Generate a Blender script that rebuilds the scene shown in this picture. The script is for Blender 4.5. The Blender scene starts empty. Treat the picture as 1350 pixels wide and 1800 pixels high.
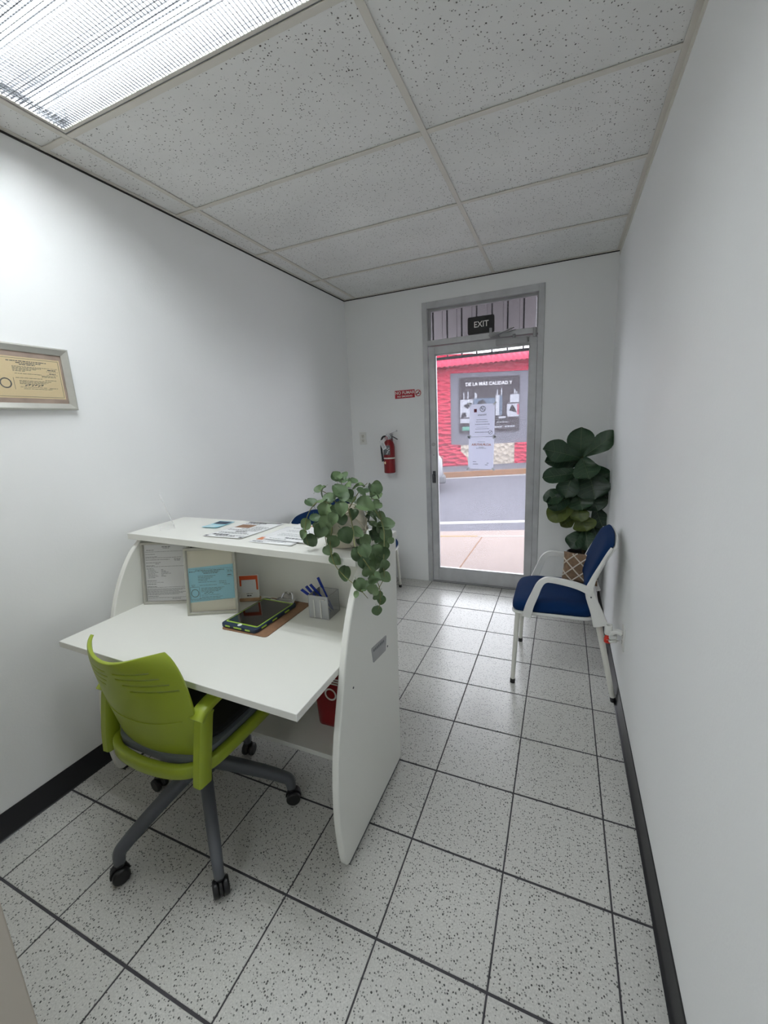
import bpy, bmesh, math, random
from mathutils import Vector, Matrix, noise
S = bpy.context.scene
COL = S.collection
PI = math.pi
# ------------------------------------------------------------------ camera
cam_d = bpy.data.cameras.new('camera')
cam = bpy.data.objects.new('camera', cam_d); COL.objects.link(cam)
R_ = Vector((0.91892273, 0.39155846, -0.04757091)); U_ = Vector((-0.03885081, 0.20986815, 0.97695751))
F_ = Vector((-0.39251959, 0.89590029, -0.20806498)); C_ = Vector((0.78437875, -1.483965, 1.5079603))
M = Matrix.Identity(4)
for i in range(3):
    M[i][0] = R_[i]; M[i][1] = U_[i]; M[i][2] = -F_[i]; M[i][3] = C_[i]
cam.matrix_world = M
cam_d.sensor_fit = 'VERTICAL'; cam_d.sensor_height = 24.0; cam_d.lens = 723.25 / 1800 * 24
cam_d.clip_start = 0.02; cam_d.clip_end = 200
S.camera = cam
# ------------------------------------------------------------------ world, exposure
W = bpy.data.worlds.new('overcast_sky'); S.world = W; W.use_nodes = True
bg = W.node_tree.nodes['Background']
bg.inputs['Color'].default_value = (0.90, 0.93, 1.0, 1); bg.inputs['Strength'].default_value = 6.0
S.view_settings.view_transform = 'Standard'; S.view_settings.look = 'None'
S.view_settings.gamma = 1; S.view_settings.use_curve_mapping = False
S.view_settings.exposure = 0.0
S.cycles.sample_clamp_indirect = 4.0
S.cycles.use_denoising = True
S.cycles.diffuse_bounces = 8
S.cycles.max_bounces = 14
S.cycles.transparent_max_bounces = 16
TUBE_E = 89.0
# ------------------------------------------------------------------ helpers
ORG = {}
def link(o):
    COL.objects.link(o); return o
def empty(name, loc, label=None, cat=None, group=None, kind=None, rz=0):
    o = bpy.data.objects.new(name, None); link(o); o.location = loc; o.rotation_euler = (0, 0, rz)
    o.empty_display_size = 0.05
    ORG[o] = Vector(loc)
    tag(o, label, cat, group, kind); return o
def tag(o, label=None, cat=None, group=None, kind=None):
    if label: o['label'] = label
    if cat: o['category'] = cat
    if group: o['group'] = group
    if kind: o['kind'] = kind
    return o
def copy_tree(o, parent=None):
    c = o.copy(); link(c)
    if parent is not None: c.parent = parent
    for ch in list(o.children): copy_tree(ch, c)
    return c
class MB:
    """collects simple shapes; build() links them as one mesh object"""
    def __init__(s): s.v = []; s.f = []; s.mi = []; s.cur = 0
    def add(s, vs, fs):
        n = len(s.v); s.v += [Vector(v) for v in vs]; s.f += [tuple(i + n for i in f) for f in fs]; s.mi += [s.cur] * len(fs); return s
    def box(s, x0, y0, z0, x1, y1, z1):
        v = [(x, y, z) for z in (z0, z1) for y in (y0, y1) for x in (x0, x1)]
        return s.add(v, [(0, 2, 3, 1), (4, 5, 7, 6), (0, 1, 5, 4), (2, 6, 7, 3), (0, 4, 6, 2), (1, 3, 7, 5)])
    def obox(s, c, ax, ay, az):
        """box from centre and three half-axis vectors"""
        c, ax, ay, az = Vector(c), Vector(ax), Vector(ay), Vector(az)
        v = [c + ax * i + ay * j + az * k for k in (-1, 1) for j in (-1, 1) for i in (-1, 1)]
        f = [(0, 2, 3, 1), (4, 5, 7, 6), (0, 1, 5, 4), (2, 6, 7, 3), (0, 4, 6, 2), (1, 3, 7, 5)]
        if ax.cross(ay).dot(az) < 0: f = [tuple(reversed(q)) for q in f]
        return s.add(v, f)
    def prism(s, pts, axis, a, b):
        """polygon pts (2D) extruded along axis from a to b; 2D axes are the remaining ones in order"""
        def P(p, t):
            if axis == 0: return (t, p[0], p[1])
            if axis == 1: return (p[0], t, p[1])
            return (p[0], p[1], t)
        n = len(pts)
        v = [P(p, a) for p in pts] + [P(p, b) for p in pts]
        f = [tuple(range(n - 1, -1, -1)), tuple(range(n, 2 * n))] + [(i, (i + 1) % n, n + (i + 1) % n, n + i) for i in range(n)]
        return s.add(v, f)
    def cyl(s, p, q, r, r2=None, n=16, cap=True):
        p, q = Vector(p), Vector(q); r2 = r if r2 is None else r2
        d = (q - p).normalized(); a = d.orthogonal().normalized(); b = d.cross(a)
        v = [p + (a * math.cos(t) + b * math.sin(t)) * r for t in [2 * PI * i / n for i in range(n)]]
        v += [q + (a * math.cos(t) + b * math.sin(t)) * r2 for t in [2 * PI * i / n for i in range(n)]]
        f = [(i, (i + 1) % n, n + (i + 1) % n, n + i) for i in range(n)]
        if cap: f += [tuple(range(n - 1, -1, -1)), tuple(range(n, 2 * n))]
        return s.add(v, f)
    def tube(s, pts, r, n=8, sec=None, up=None, cap=True):
        """sweep a round (or sec: list of 2D points) section along pts; r may be a list"""
        pts = [Vector(p) for p in pts]; m = len(pts)
        rs = r if isinstance(r, (list, tuple)) else [r] * m
        if sec is None: sec = [(math.cos(2 * PI * i / n), math.sin(2 * PI * i / n)) for i in range(n)]
        n = len(sec); v = []; a = None
        for i in range(m):
            d = (pts[min(i + 1, m - 1)] - pts[max(i - 1, 0)]).normalized()
            if up is not None: a = (Vector(up) - d * d.dot(Vector(up))).normalized()
            elif a is None: a = d.orthogonal().normalized()
            else: a = (a - d * d.dot(a)).normalized()
            b = d.cross(a)
            v += [pts[i] + (a * x + b * y) * rs[i] for x, y in sec]
        f = [(i * n + j, i * n + (j + 1) % n, (i + 1) * n + (j + 1) % n, (i + 1) * n + j) for i in range(m - 1) for j in range(n)]
        if cap: f += [tuple(range(n - 1, -1, -1)), tuple(range((m - 1) * n, m * n))]
        return s.add(v, f)
    def lathe(s, prof, c=(0, 0, 0), n=24):
        c = Vector(c); v = []; m = len(prof)
        for r, z in prof: v += [c + Vector((r * math.cos(2 * PI * i / n), r * math.sin(2 * PI * i / n), z)) for i in range(n)]
        f = [(i * n + j, i * n + (j + 1) % n, (i + 1) * n + (j + 1) % n, (i + 1) * n + j) for i in range(m - 1) for j in range(n)]
        closed = prof[0] == prof[-1]
        if not closed and prof[0][0] > 1e-5: f.append(tuple(range(n - 1, -1, -1)))
        if not closed and prof[-1][0] > 1e-5: f.append(tuple(range((m - 1) * n, m * n)))
        return s.add(v, f)
    def ellipsoid(s, c, rx, ry, rz, n=16, m=10):
        c = Vector(c); prof = []
        v = []; 
        for i in range(m + 1):
            t = -PI / 2 + PI * i / m
            v += [c + Vector((rx * math.cos(t) * math.cos(2 * PI * j / n), ry * math.cos(t) * math.sin(2 * PI * j / n), rz * math.sin(t))) for j in range(n)]
        f = [(i * n + j, i * n + (j + 1) % n, (i + 1) * n + (j + 1) % n, (i + 1) * n + j) for i in range(m) for j in range(n)]
        return s.add(v, f)
    def grid(s, fn, us, vs, skip=None):
        n = len(us); base = [fn(u, v) for v in vs for u in us]
        f = [(j * n + i, j * n + i + 1, (j + 1) * n + i + 1, (j + 1) * n + i) for j in range(len(vs) - 1) for i in range(n - 1)
             if not (skip and skip((us[i] + us[i + 1]) / 2, j))]
        return s.add(base, f)
    def text(s, body, mat4, size, ext=0.0004, align='CENTER', off=0.0, sx=1.0):
        cu = bpy.data.curves.new('t', 'FONT'); cu.body = body; cu.size = size; cu.extrude = ext; cu.align_x = align; cu.align_y = 'CENTER'
        cu.offset = off; cu.resolution_u = 3
        o = bpy.data.objects.new('t', cu); link(o)
        me = bpy.data.meshes.new_from_object(o.evaluated_get(bpy.context.evaluated_depsgraph_get()))
        X = Matrix.Diagonal((sx, 1, 1, 1))
        s.add([mat4 @ (X @ v.co) for v in me.vertices], [tuple(p.vertices) for p in me.polygons])
        bpy.data.objects.remove(o); bpy.data.curves.remove(cu); bpy.data.meshes.remove(me); return s
    def build(s, name, mat, parent=None, bevel=0, seg=2, smooth=True, world=True, solid=0, subsurf=0, angle=35, merge=False):
        org = Vector((0, 0, 0))
        if parent is not None and world: org = ORG.get(parent, Vector((0, 0, 0)))
        me = bpy.data.meshes.new(name)
        me.from_pydata([v - org for v in s.v], [], s.f)
        mats = mat if isinstance(mat, (list, tuple)) else [mat]
        for m_ in mats: me.materials.append(m_)
        if len(mats) > 1: me.polygons.foreach_set('material_index', s.mi)
        me.validate(); me.update()
        if merge or solid or subsurf:
            bm = bmesh.new(); bm.from_mesh(me); bmesh.ops.remove_doubles(bm, verts=bm.verts, dist=1e-5)
            bmesh.ops.recalc_face_normals(bm, faces=bm.faces)
            bm.to_mesh(me); bm.free()
        if smooth:
            me.shade_smooth(); me.set_sharp_from_angle(angle=math.radians(angle))
        o = bpy.data.objects.new(name, me); link(o)
        if name in ('print', 'raised_letters', 'tag_print', 'label_print', 'bag_print'): o['kind'] = 'stuff'   # marks too small to pick apart
        if parent is not None: o.parent = parent; ORG[o] = org
        else: ORG[o] = Vector((0, 0, 0))
        if solid:
            m_ = o.modifiers.new('solid', 'SOLIDIFY'); m_.thickness = solid; m_.offset = 0
        if subsurf:
            m_ = o.modifiers.new('sub', 'SUBSURF'); m_.levels = m_.render_levels = subsurf
        if bevel:
            m_ = o.modifiers.new('bevel', 'BEVEL'); m_.width = bevel; m_.segments = seg; m_.limit_method = 'ANGLE'; m_.angle_limit = math.radians(40)
        return o
def struct(mb, name, mat, parent=None, **k):
    o = mb.build(name, mat, parent, **k)
    if parent is None: o['kind'] = 'structure'
    return o
def spline(pts, n=6):
    pts = [Vector(p) for p in pts]; out = []
    P = [pts[0] * 2 - pts[1]] + pts + [pts[-1] * 2 - pts[-2]]
    for i in range(1, len(P) - 2):
        for k in range(n):
            t = k / n
            out.append(0.5 * ((2 * P[i]) + (P[i + 1] - P[i - 1]) * t + (2 * P[i - 1] - 5 * P[i] + 4 * P[i + 1] - P[i + 2]) * t * t + (3 * P[i] - P[i - 1] - 3 * P[i + 1] + P[i + 2]) * t ** 3))
    out.append(pts[-1]); return out
def frame4(o, x, y):
    """matrix with local x, y axes and origin o"""
    x = Vector(x).normalized(); y = Vector(y); z = x.cross(y).normalized(); y = z.cross(x)
    m = Matrix.Identity(4)
    for i in range(3): m[i][0] = x[i]; m[i][1] = y[i]; m[i][2] = z[i]; m[i][3] = o[i]
    return m
# ------------------------------------------------------------------ materials
def new_mat(name):
    m = bpy.data.materials.new(name); m.use_nodes = True
    return m, m.node_tree, m.node_tree.nodes['Principled BSDF']
def lin(c):
    return tuple(((x / 255) / 12.92 if x / 255 <= .04045 else ((x / 255 + .055) / 1.055) ** 2.4) for x in c) + (1,)
def plain(name, rgb, rough=.5, metal=0, bump=0, bscale=200, coat=0, var=0, vscale=8, spec=None, trans=0, emit=0):
    m, t, b = new_mat(name); c = lin(rgb)
    b.inputs['Base Color'].default_value = c; b.inputs['Roughness'].default_value = rough; b.inputs['Metallic'].default_value = metal
    b.inputs['Coat Weight'].default_value = coat; b.inputs['Transmission Weight'].default_value = trans
    if spec is not None: b.inputs['Specular IOR Level'].default_value = spec
    if emit: b.inputs['Emission Color'].default_value = c; b.inputs['Emission Strength'].default_value = emit
    tc = t.nodes.new('ShaderNodeTexCoord')
    if var:
        n = t.nodes.new('ShaderNodeTexNoise'); n.inputs['Scale'].default_value = vscale; n.inputs['Detail'].default_value = 4
        r = t.nodes.new('ShaderNodeMapRange'); r.inputs[1].default_value = .3; r.inputs[2].default_value = .7
        r.inputs[3].default_value = 1 - var; r.inputs[4].default_value = 1 + var * .6
        h = t.nodes.new('ShaderNodeHueSaturation'); h.inputs['Color'].default_value = c
        t.links.new(tc.outputs['Object'], n.inputs['Vector']); t.links.new(n.outputs['Fac'], r.inputs[0])
        t.links.new(r.outputs[0], h.inputs['Value']); t.links.new(h.outputs[0], b.inputs['Base Color'])
    if bump:
        n = t.nodes.new('ShaderNodeTexNoise'); n.inputs['Scale'].default_value = bscale; n.inputs['Detail'].default_value = 3
        u = t.nodes.new('ShaderNodeBump'); u.inputs['Strength'].default_value = bump; u.inputs['Distance'].default_value = .004
        t.links.new(tc.outputs['Object'], n.inputs['Vector']); t.links.new(n.outputs['Fac'], u.inputs['Height']); t.links.new(u.outputs[0], b.inputs['Normal'])
    return m
def nd(t, typ, **kw):
    n = t.nodes.new(typ)
    for k, v in kw.items(): setattr(n, k, v)
    return n
def speckle(name, base, dark, scale, thr, rough, stretch=(1, 1, 1), bumpd=0, dens=1.0, coat=0, fine=0):
    """dark specks of random size scattered on a pale ground, in world metres"""
    m, t, b = new_mat(name); L = t.links
    g = nd(t, 'ShaderNodeNewGeometry'); mp = nd(t, 'ShaderNodeMapping'); mp.inputs['Scale'].default_value = stretch
    L.new(g.outputs['Position'], mp.inputs['Vector'])
    warp = nd(t, 'ShaderNodeTexNoise'); warp.inputs['Scale'].default_value = scale * .9
    L.new(mp.outputs[0], warp.inputs['Vector'])
    wm = nd(t, 'ShaderNodeVectorMath', operation='MULTIPLY_ADD'); wm.inputs[1].default_value = (.7 / scale,) * 3
    L.new(warp.outputs['Color'], wm.inputs[0]); L.new(mp.outputs[0], wm.inputs[2])
    v = nd(t, 'ShaderNodeTexVoronoi'); v.inputs['Scale'].default_value = scale
    L.new(wm.outputs[0], v.inputs['Vector'])
    sep = nd(t, 'ShaderNodeSeparateColor'); L.new(v.outputs['Color'], sep.inputs[0])
    th = nd(t, 'ShaderNodeMapRange'); th.inputs[1].default_value = 1 - dens; th.inputs[2].default_value = 1; th.inputs[3].default_value = 0.0; th.inputs[4].default_value = thr
    L.new(sep.outputs[0], th.inputs[0])
    lt = nd(t, 'ShaderNodeMath', operation='SUBTRACT'); L.new(th.outputs[0], lt.inputs[0]); L.new(v.outputs['Distance'], lt.inputs[1])
    mr = nd(t, 'ShaderNodeMapRange'); mr.inputs[1].default_value = 0; mr.inputs[2].default_value = .06; L.new(lt.outputs[0], mr.inputs[0])
    big = nd(t, 'ShaderNodeTexNoise'); big.inputs['Scale'].default_value = 2.5; big.inputs['Detail'].default_value = 5; L.new(g.outputs['Position'], big.inputs['Vector'])
    bv = nd(t, 'ShaderNodeMapRange'); bv.inputs[1].default_value = .3; bv.inputs[2].default_value = .7; bv.inputs[3].default_value = .93; bv.inputs[4].default_value = 1.04
    L.new(big.outputs['Fac'], bv.inputs[0])
    hs = nd(t, 'ShaderNodeHueSaturation'); hs.inputs['Color'].default_value = lin(base); L.new(bv.outputs[0], hs.inputs['Value'])
    tone = nd(t, 'ShaderNodeMix', data_type='RGBA'); tone.inputs[6].default_value = lin(dark); tone.inputs[7].default_value = lin(tuple((a + c) / 2 for a, c in zip(base, dark)))
    L.new(sep.outputs[1], tone.inputs[0])
    mx = nd(t, 'ShaderNodeMix', data_type='RGBA'); L.new(mr.outputs[0], mx.inputs[0]); L.new(hs.outputs[0], mx.inputs[6]); L.new(tone.outputs[2], mx.inputs[7])
    L.new(mx.outputs[2], b.inputs['Base Color']); b.inputs['Roughness'].default_value = rough; b.inputs['Coat Weight'].default_value = coat; b.inputs['Coat Roughness'].default_value = .22
    if fine:
        big.inputs['Scale'].default_value = 190; big.inputs['Detail'].default_value = 2; bv.inputs[3].default_value = .84; bv.inputs[4].default_value = 1.08
    if bumpd:
        u = nd(t, 'ShaderNodeBump', invert=True); u.inputs['Strength'].default_value = .6; u.inputs['Distance'].default_value = bumpd
        L.new(mr.outputs[0], u.inputs['Height']); L.new(u.outputs[0], b.inputs['Normal'])
    return m
MT = {}
MT['wall'] = plain('wall_paint', (242, 243, 243), .55, bump=.08, bscale=120, var=.012, vscale=1.5)
MT['wall_beige'] = plain('beige_paint', (205, 196, 184), .5, bump=.05)
MT['tile'] = speckle('terrazzo_tile', (196, 195, 190), (50, 50, 48), 150, .47, .30, bumpd=0, dens=1.0, coat=.25, fine=1)
MT['grout'] = plain('grout', (62, 60, 64), .8, var=.25, vscale=30)
MT['ctile'] = speckle('mineral_ceiling_tile', (232, 232, 230), (66, 63, 60), 112, .34, .9, bumpd=.002, dens=.85)
MT['cgrid'] = plain('ceiling_grid_enamel', (216, 212, 203), .45, var=.03, vscale=12)
MT['dark'] = plain('dark_slab_and_shade', (40, 38, 36), .8)
MT['base'] = plain('black_vinyl', (26, 26, 29), .38, bump=.05, bscale=40)
MT['alu'] = plain('brushed_aluminium', (196, 197, 199), .42, metal=.4, var=.12, vscale=9, bump=.1, bscale=60)
MT['alu_dark'] = plain('dull_aluminium', (168, 168, 170), .4, metal=.4, var=.1)
MT['chrome'] = plain('chrome', (205, 205, 208), .18, metal=1)
MT['white_lam'] = plain('white_laminate', (226, 226, 220), .38, bump=.03, bscale=300)
MT['white_pl'] = plain('white_plastic', (226, 226, 222), .35)
MT['white_metal'] = plain('white_enamel', (218, 217, 208), .35)
MT['blue'] = plain('navy_fabric', (3, 40, 82), .85, spec=.15, bump=.35, bscale=900, var=.08, vscale=30)
MT['green'] = plain('lime_plastic', (142, 158, 40), .38, bump=.04, bscale=400)
MT['grey_pl'] = plain('grey_plastic', (82, 85, 90), .45)
MT['grey_pan'] = plain('slate_plastic', (104, 110, 116), .45)
MT['dgrey_pl'] = plain('dark_grey_plastic', (64, 66, 70), .45)
MT['black_pl'] = plain('black_plastic', (20, 20, 22), .4)
MT['black_fab'] = plain('black_fabric', (24, 24, 26), .9, bump=.3, bscale=800)
MT['red'] = plain('red_enamel', (128, 4, 14), .35, coat=.2)
MT['red_sign'] = plain('red_print', (176, 24, 44), .4)
MT['white_print'] = plain('white_print', (235, 235, 232), .5)
MT['grey_print'] = plain('grey_print', (105, 108, 110), .7)
MT['ink'] = plain('black_ink', (38, 38, 42), .7)
MT['paper'] = plain('white_paper', (228, 229, 230), .7)
MT['paper_cream'] = plain('cream_paper', (236, 216, 174), .6)
MT['paper_blue'] = plain('blue_paper', (160, 210, 224), .5)
MT['mat_beige'] = plain('cream_backing', (224, 220, 204), .7)
MT['mat_brown'] = plain('brown_wood_backing', (186, 166, 152), .6, var=.18, vscale=22)
MT['silver'] = plain('silver_frame', (196, 195, 188), .33, metal=.55, var=.05, vscale=30)
MT['wood'] = plain('hardboard', (134, 100, 74), .6, var=.1, vscale=40)
MT['wood_lt'] = plain('light_wood', (186, 150, 112), .5, var=.12, vscale=25)
MT['orange'] = plain('orange_print', (214, 84, 36), .5)
MT['navy_rub'] = plain('navy_rubber', (22, 42, 66), .55)
MT['lime_rub'] = plain('lime_rubber', (158, 190, 70), .5)
MT['screen'] = plain('black_screen', (14, 8, 9), .08, coat=.5)
MT['bluepen'] = plain('blue_plastic', (16, 48, 150), .35)
MT['pot'] = plain('cream_ceramic', (214, 206, 190), .55, var=.05, vscale=30)
MT['rope'] = plain('white_rope', (220, 212, 194), .8, bump=.4, bscale=300)
MT['soil'] = plain('dark_soil', (38, 30, 24), .95, bump=.6, bscale=80)
MT['stem'] = plain('green_stem', (112, 112, 62), .6, var=.15, vscale=40)
MT['trunk'] = plain('brown_bark', (70, 56, 40), .8, bump=.4, bscale=60)
MT['pillow_b'] = plain('brown_jute', (134, 108, 84), .9, bump=.6, bscale=260, var=.22, vscale=60)
MT['cord'] = plain('cream_cord', (218, 208, 194), .85)
MT['redliq'] = plain('red_liquid', (190, 40, 24), .2)
MT['tape'] = plain('clear_tape', (206, 210, 212), .25)
MT['teal_print'] = plain('teal_print', (118, 158, 160), .6)
MT['orange_print'] = plain('pale_orange_print', (196, 122, 84), .6)
# outside
MT['asphalt'] = speckle('asphalt', (77, 77, 84), (52, 52, 57), 60, .35, .85)
MT['sidewalk'] = speckle('concrete_pavement', (123, 111, 106), (102, 90, 85), 25, .3, .85)
MT['curb_y'] = plain('curb_ochre', (111, 79, 52), .8, var=.15)
MT['line_w'] = plain('road_paint', (138, 137, 135), .7, var=.05)
MT['yellow'] = plain('yellow_paint', (130, 106, 57), .7, var=.1)
MT['redroof'] = plain('red_roof_metal', (138, 45, 65), .5, var=.04)
MT['shop_grey'] = plain('shop_grey_paint', (82, 82, 90), .8, var=.03, bump=.2, bscale=30)
MT['banner'] = plain('banner_print', (38, 34, 38), .6, var=.1, vscale=3)
MT['fascia'] = plain('grey_fascia', (132, 127, 130), .8, var=.05)
MT['bar'] = plain('grille_steel', (32, 32, 33), .6)
MT['car'] = plain('silver_car_paint', (111, 112, 117), .3, coat=.5)
MT['tyre'] = plain('tyre_rubber', (13, 13, 13), .85)
MT['carglass'] = plain('dark_car_glass', (15, 16, 21), .1)
MT['taillight'] = plain('red_lens', (96, 13, 15), .2)
MT['pale_bld'] = plain('pale_building', (130, 128, 130), .8)
MT['bldwin'] = plain('far_window', (65, 69, 74), .3)
MT['p_white'] = plain('banner_white', (121, 123, 130), .6)
MT['banner_letter'] = plain('banner_lettering', (168, 168, 172), .7, spec=.05)
MT['p_steel'] = plain('banner_steel', (65, 75, 89), .6)
MT['p_dark'] = plain('banner_dark', (23, 22, 26), .6)
MT['p_green'] = plain('banner_green', (65, 108, 96), .6)
MT['p_pink'] = plain('banner_pink', (118, 61, 72), .6)
for k_ in ('asphalt', 'sidewalk', 'curb_y', 'line_w', 'yellow', 'redroof', 'shop_grey', 'banner', 'fascia', 'pale_bld', 'p_white', 'p_steel', 'p_dark', 'p_green', 'p_pink'):
    MT[k_].node_tree.nodes['Principled BSDF'].inputs['Specular IOR Level'].default_value = .08
def stucco(name, rgb, sc, st, stretch=(1, 1, 1), rot=0):
    m, t, b = new_mat(name); b.inputs['Base Color'].default_value = lin(rgb); b.inputs['Roughness'].default_value = .8; b.inputs['Specular IOR Level'].default_value = .08
    tc = nd(t, 'ShaderNodeTexCoord'); mp = nd(t, 'ShaderNodeMapping'); mp.inputs['Scale'].default_value = stretch; mp.inputs['Rotation'].default_value = (0, rot, 0)
    n = nd(t, 'ShaderNodeTexVoronoi'); n.inputs['Scale'].default_value = sc; u = nd(t, 'ShaderNodeBump'); u.inputs['Strength'].default_value = st; u.inputs['Distance'].default_value = .12
    t.links.new(tc.outputs['Object'], mp.inputs[0]); t.links.new(mp.outputs[0], n.inputs['Vector']); t.links.new(n.outputs['Distance'], u.inputs['Height']); t.links.new(u.outputs[0], b.inputs['Normal'])
    return m
MT['redstucco'] = stucco('red_stucco', (146, 35, 56), 4, 1.0, (1, 1, 2.6), .5)
MT['cream'] = stucco('cream_stone', (134, 126, 116), 7, .7)
def leaf_mat(name, a, b_, rough, veins=True):
    m, t, b = new_mat(name); L = t.links
    oi = nd(t, 'ShaderNodeObjectInfo'); mx = nd(t, 'ShaderNodeMix', data_type='RGBA')
    mx.inputs[6].default_value = lin(a); mx.inputs[7].default_value = lin(b_); L.new(oi.outputs['Random'], mx.inputs[0])
    tc = nd(t, 'ShaderNodeTexCoord'); n = nd(t, 'ShaderNodeTexNoise'); n.inputs['Scale'].default_value = 40; L.new(tc.outputs['Object'], n.inputs['Vector'])
    mr = nd(t, 'ShaderNodeMapRange'); mr.inputs[1].default_value = .3; mr.inputs[2].default_value = .7; mr.inputs[3].default_value = .85; mr.inputs[4].default_value = 1.12; L.new(n.outputs['Fac'], mr.inputs[0])
    hs = nd(t, 'ShaderNodeHueSaturation'); L.new(mr.outputs[0], hs.inputs['Value']); L.new(mx.outputs[2], hs.inputs['Color']); L.new(hs.outputs[0], b.inputs['Base Color'])
    b.inputs['Roughness'].default_value = rough
    return m
MT['leaf'] = leaf_mat('eucalyptus_leaf', (56, 80, 48), (102, 124, 84), .55)
MT['fig'] = leaf_mat('fig_leaf', (26, 50, 32), (42, 70, 44), .4)
MT['fig_y'] = leaf_mat('young_fig_leaf', (74, 88, 36), (92, 102, 44), .45)
MT['fig_vein'] = plain('leaf_vein', (88, 104, 74), .5)
def glass_mat(name, haze, tint=(1, 1, 1, 1), hazecol=(235, 232, 240), dust=False):
    """thin pane: mostly clear, a little mirror, a thin film of dust"""
    m = bpy.data.materials.new(name); m.use_nodes = True; t = m.node_tree; t.nodes.clear(); L = t.links
    out = nd(t, 'ShaderNodeOutputMaterial'); tr = nd(t, 'ShaderNodeBsdfTransparent'); tr.inputs[0].default_value = tint
    gl = nd(t, 'ShaderNodeBsdfGlossy'); gl.inputs['Roughness'].default_value = .02
    fr = nd(t, 'ShaderNodeLayerWeight'); fr.inputs[0].default_value = .12
    m1 = nd(t, 'ShaderNodeMixShader'); L.new(fr.outputs['Fresnel'], m1.inputs[0]); L.new(tr.outputs[0], m1.inputs[1]); L.new(gl.outputs[0], m1.inputs[2])
    df = nd(t, 'ShaderNodeBsdfTranslucent'); df.inputs[0].default_value = lin(hazecol)
    m2 = nd(t, 'ShaderNodeMixShader'); m2.inputs[0].default_value = haze; L.new(m1.outputs[0], m2.inputs[1]); L.new(df.outputs[0], m2.inputs[2])
    if dust:
        g = nd(t, 'ShaderNodeNewGeometry'); n = nd(t, 'ShaderNodeTexNoise'); n.inputs['Scale'].default_value = 90; n.inputs['Detail'].default_value = 6; n.inputs['Roughness'].default_value = .8
        mr = nd(t, 'ShaderNodeMapRange'); mr.inputs[1].default_value = .45; mr.inputs[2].default_value = .75; mr.inputs[3].default_value = haze * .8; mr.inputs[4].default_value = haze * 1.7
        L.new(g.outputs['Position'], n.inputs['Vector']); L.new(n.outputs['Fac'], mr.inputs[0]); L.new(mr.outputs[0], m2.inputs[0])
    L.new(m2.outputs[0], out.inputs[0]); return m
MT['doorglass'] = glass_mat('dusty_door_glass', .048, dust=True)
MT['glass'] = glass_mat('clear_glass', .02)
def milky(name, a):
    m = bpy.data.materials.new(name); m.use_nodes = True; t = m.node_tree; t.nodes.clear(); L = t.links
    x = nd(t, 'ShaderNodeMixShader'); x.inputs[0].default_value = a; p = nd(t, 'ShaderNodeBsdfTransparent'); d = nd(t, 'ShaderNodeBsdfDiffuse'); d.inputs[0].default_value = (.9, .9, .9, 1)
    o = nd(t, 'ShaderNodeOutputMaterial'); L.new(p.outputs[0], x.inputs[1]); L.new(d.outputs[0], x.inputs[2]); L.new(x.outputs[0], o.inputs[0]); return m
MT['acrylic'] = milky('clear_acrylic', .22)
def thin_paper(name, rgb):
    m = bpy.data.materials.new(name); m.use_nodes = True; t = m.node_tree; t.nodes.clear(); L = t.links
    a = nd(t, 'ShaderNodeBsdfDiffuse'); b = nd(t, 'ShaderNodeBsdfTranslucent'); x = nd(t, 'ShaderNodeMixShader'); o = nd(t, 'ShaderNodeOutputMaterial')
    a.inputs[0].default_value = lin(rgb); b.inputs[0].default_value = lin(rgb); x.inputs[0].default_value = .42
    L.new(a.outputs[0], x.inputs[1]); L.new(b.outputs[0], x.inputs[2]); L.new(x.outputs[0], o.inputs[0]); return m
MT['thin_paper'] = thin_paper('thin_white_paper', (240, 241, 250))
def mesh_mat():
    m = bpy.data.materials.new('wire_mesh'); m.use_nodes = True; t = m.node_tree; L = t.links; b = t.nodes['Principled BSDF']
    b.inputs['Base Color'].default_value = lin((176, 178, 180)); b.inputs['Metallic'].default_value = .3; b.inputs['Roughness'].default_value = .45
    tc = nd(t, 'ShaderNodeTexCoord'); sx = nd(t, 'ShaderNodeSeparateXYZ'); L.new(tc.outputs['Object'], sx.inputs[0]); last = None
    for i in range(3):
        w = nd(t, 'ShaderNodeMath', operation='MULTIPLY'); w.inputs[1].default_value = 1 / .0022; L.new(sx.outputs[i], w.inputs[0])
        f = nd(t, 'ShaderNodeMath', operation='FRACT'); L.new(w.outputs[0], f.inputs[0])
        c = nd(t, 'ShaderNodeMath', operation='LESS_THAN'); c.inputs[1].default_value = .15; L.new(f.outputs[0], c.inputs[0])
        if last is None: last = c.outputs[0]
        else:
            mm = nd(t, 'ShaderNodeMath', operation='MAXIMUM'); L.new(last, mm.inputs[0]); L.new(c.outputs[0], mm.inputs[1]); last = mm.outputs[0]
    L.new(last, b.inputs['Alpha']); return m
MT['mesh'] = mesh_mat()
def emit_mat(name, rgb, st):
    m = bpy.data.materials.new(name); m.use_nodes = True; t = m.node_tree; t.nodes.clear()
    e = nd(t, 'ShaderNodeEmission'); e.inputs[0].default_value = rgb; e.inputs[1].default_value = st; o = nd(t, 'ShaderNodeOutputMaterial'); t.links.new(e.outputs[0], o.inputs[0]); return m
MT['tube'] = emit_mat('fluorescent_tube', (.93, .98, 1, 1), TUBE_E)
MT['louver'] = plain('silver_louver', (60, 62, 66), .6)
MT['housing'] = plain('grey_reflector', (128, 130, 133), .5)
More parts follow.
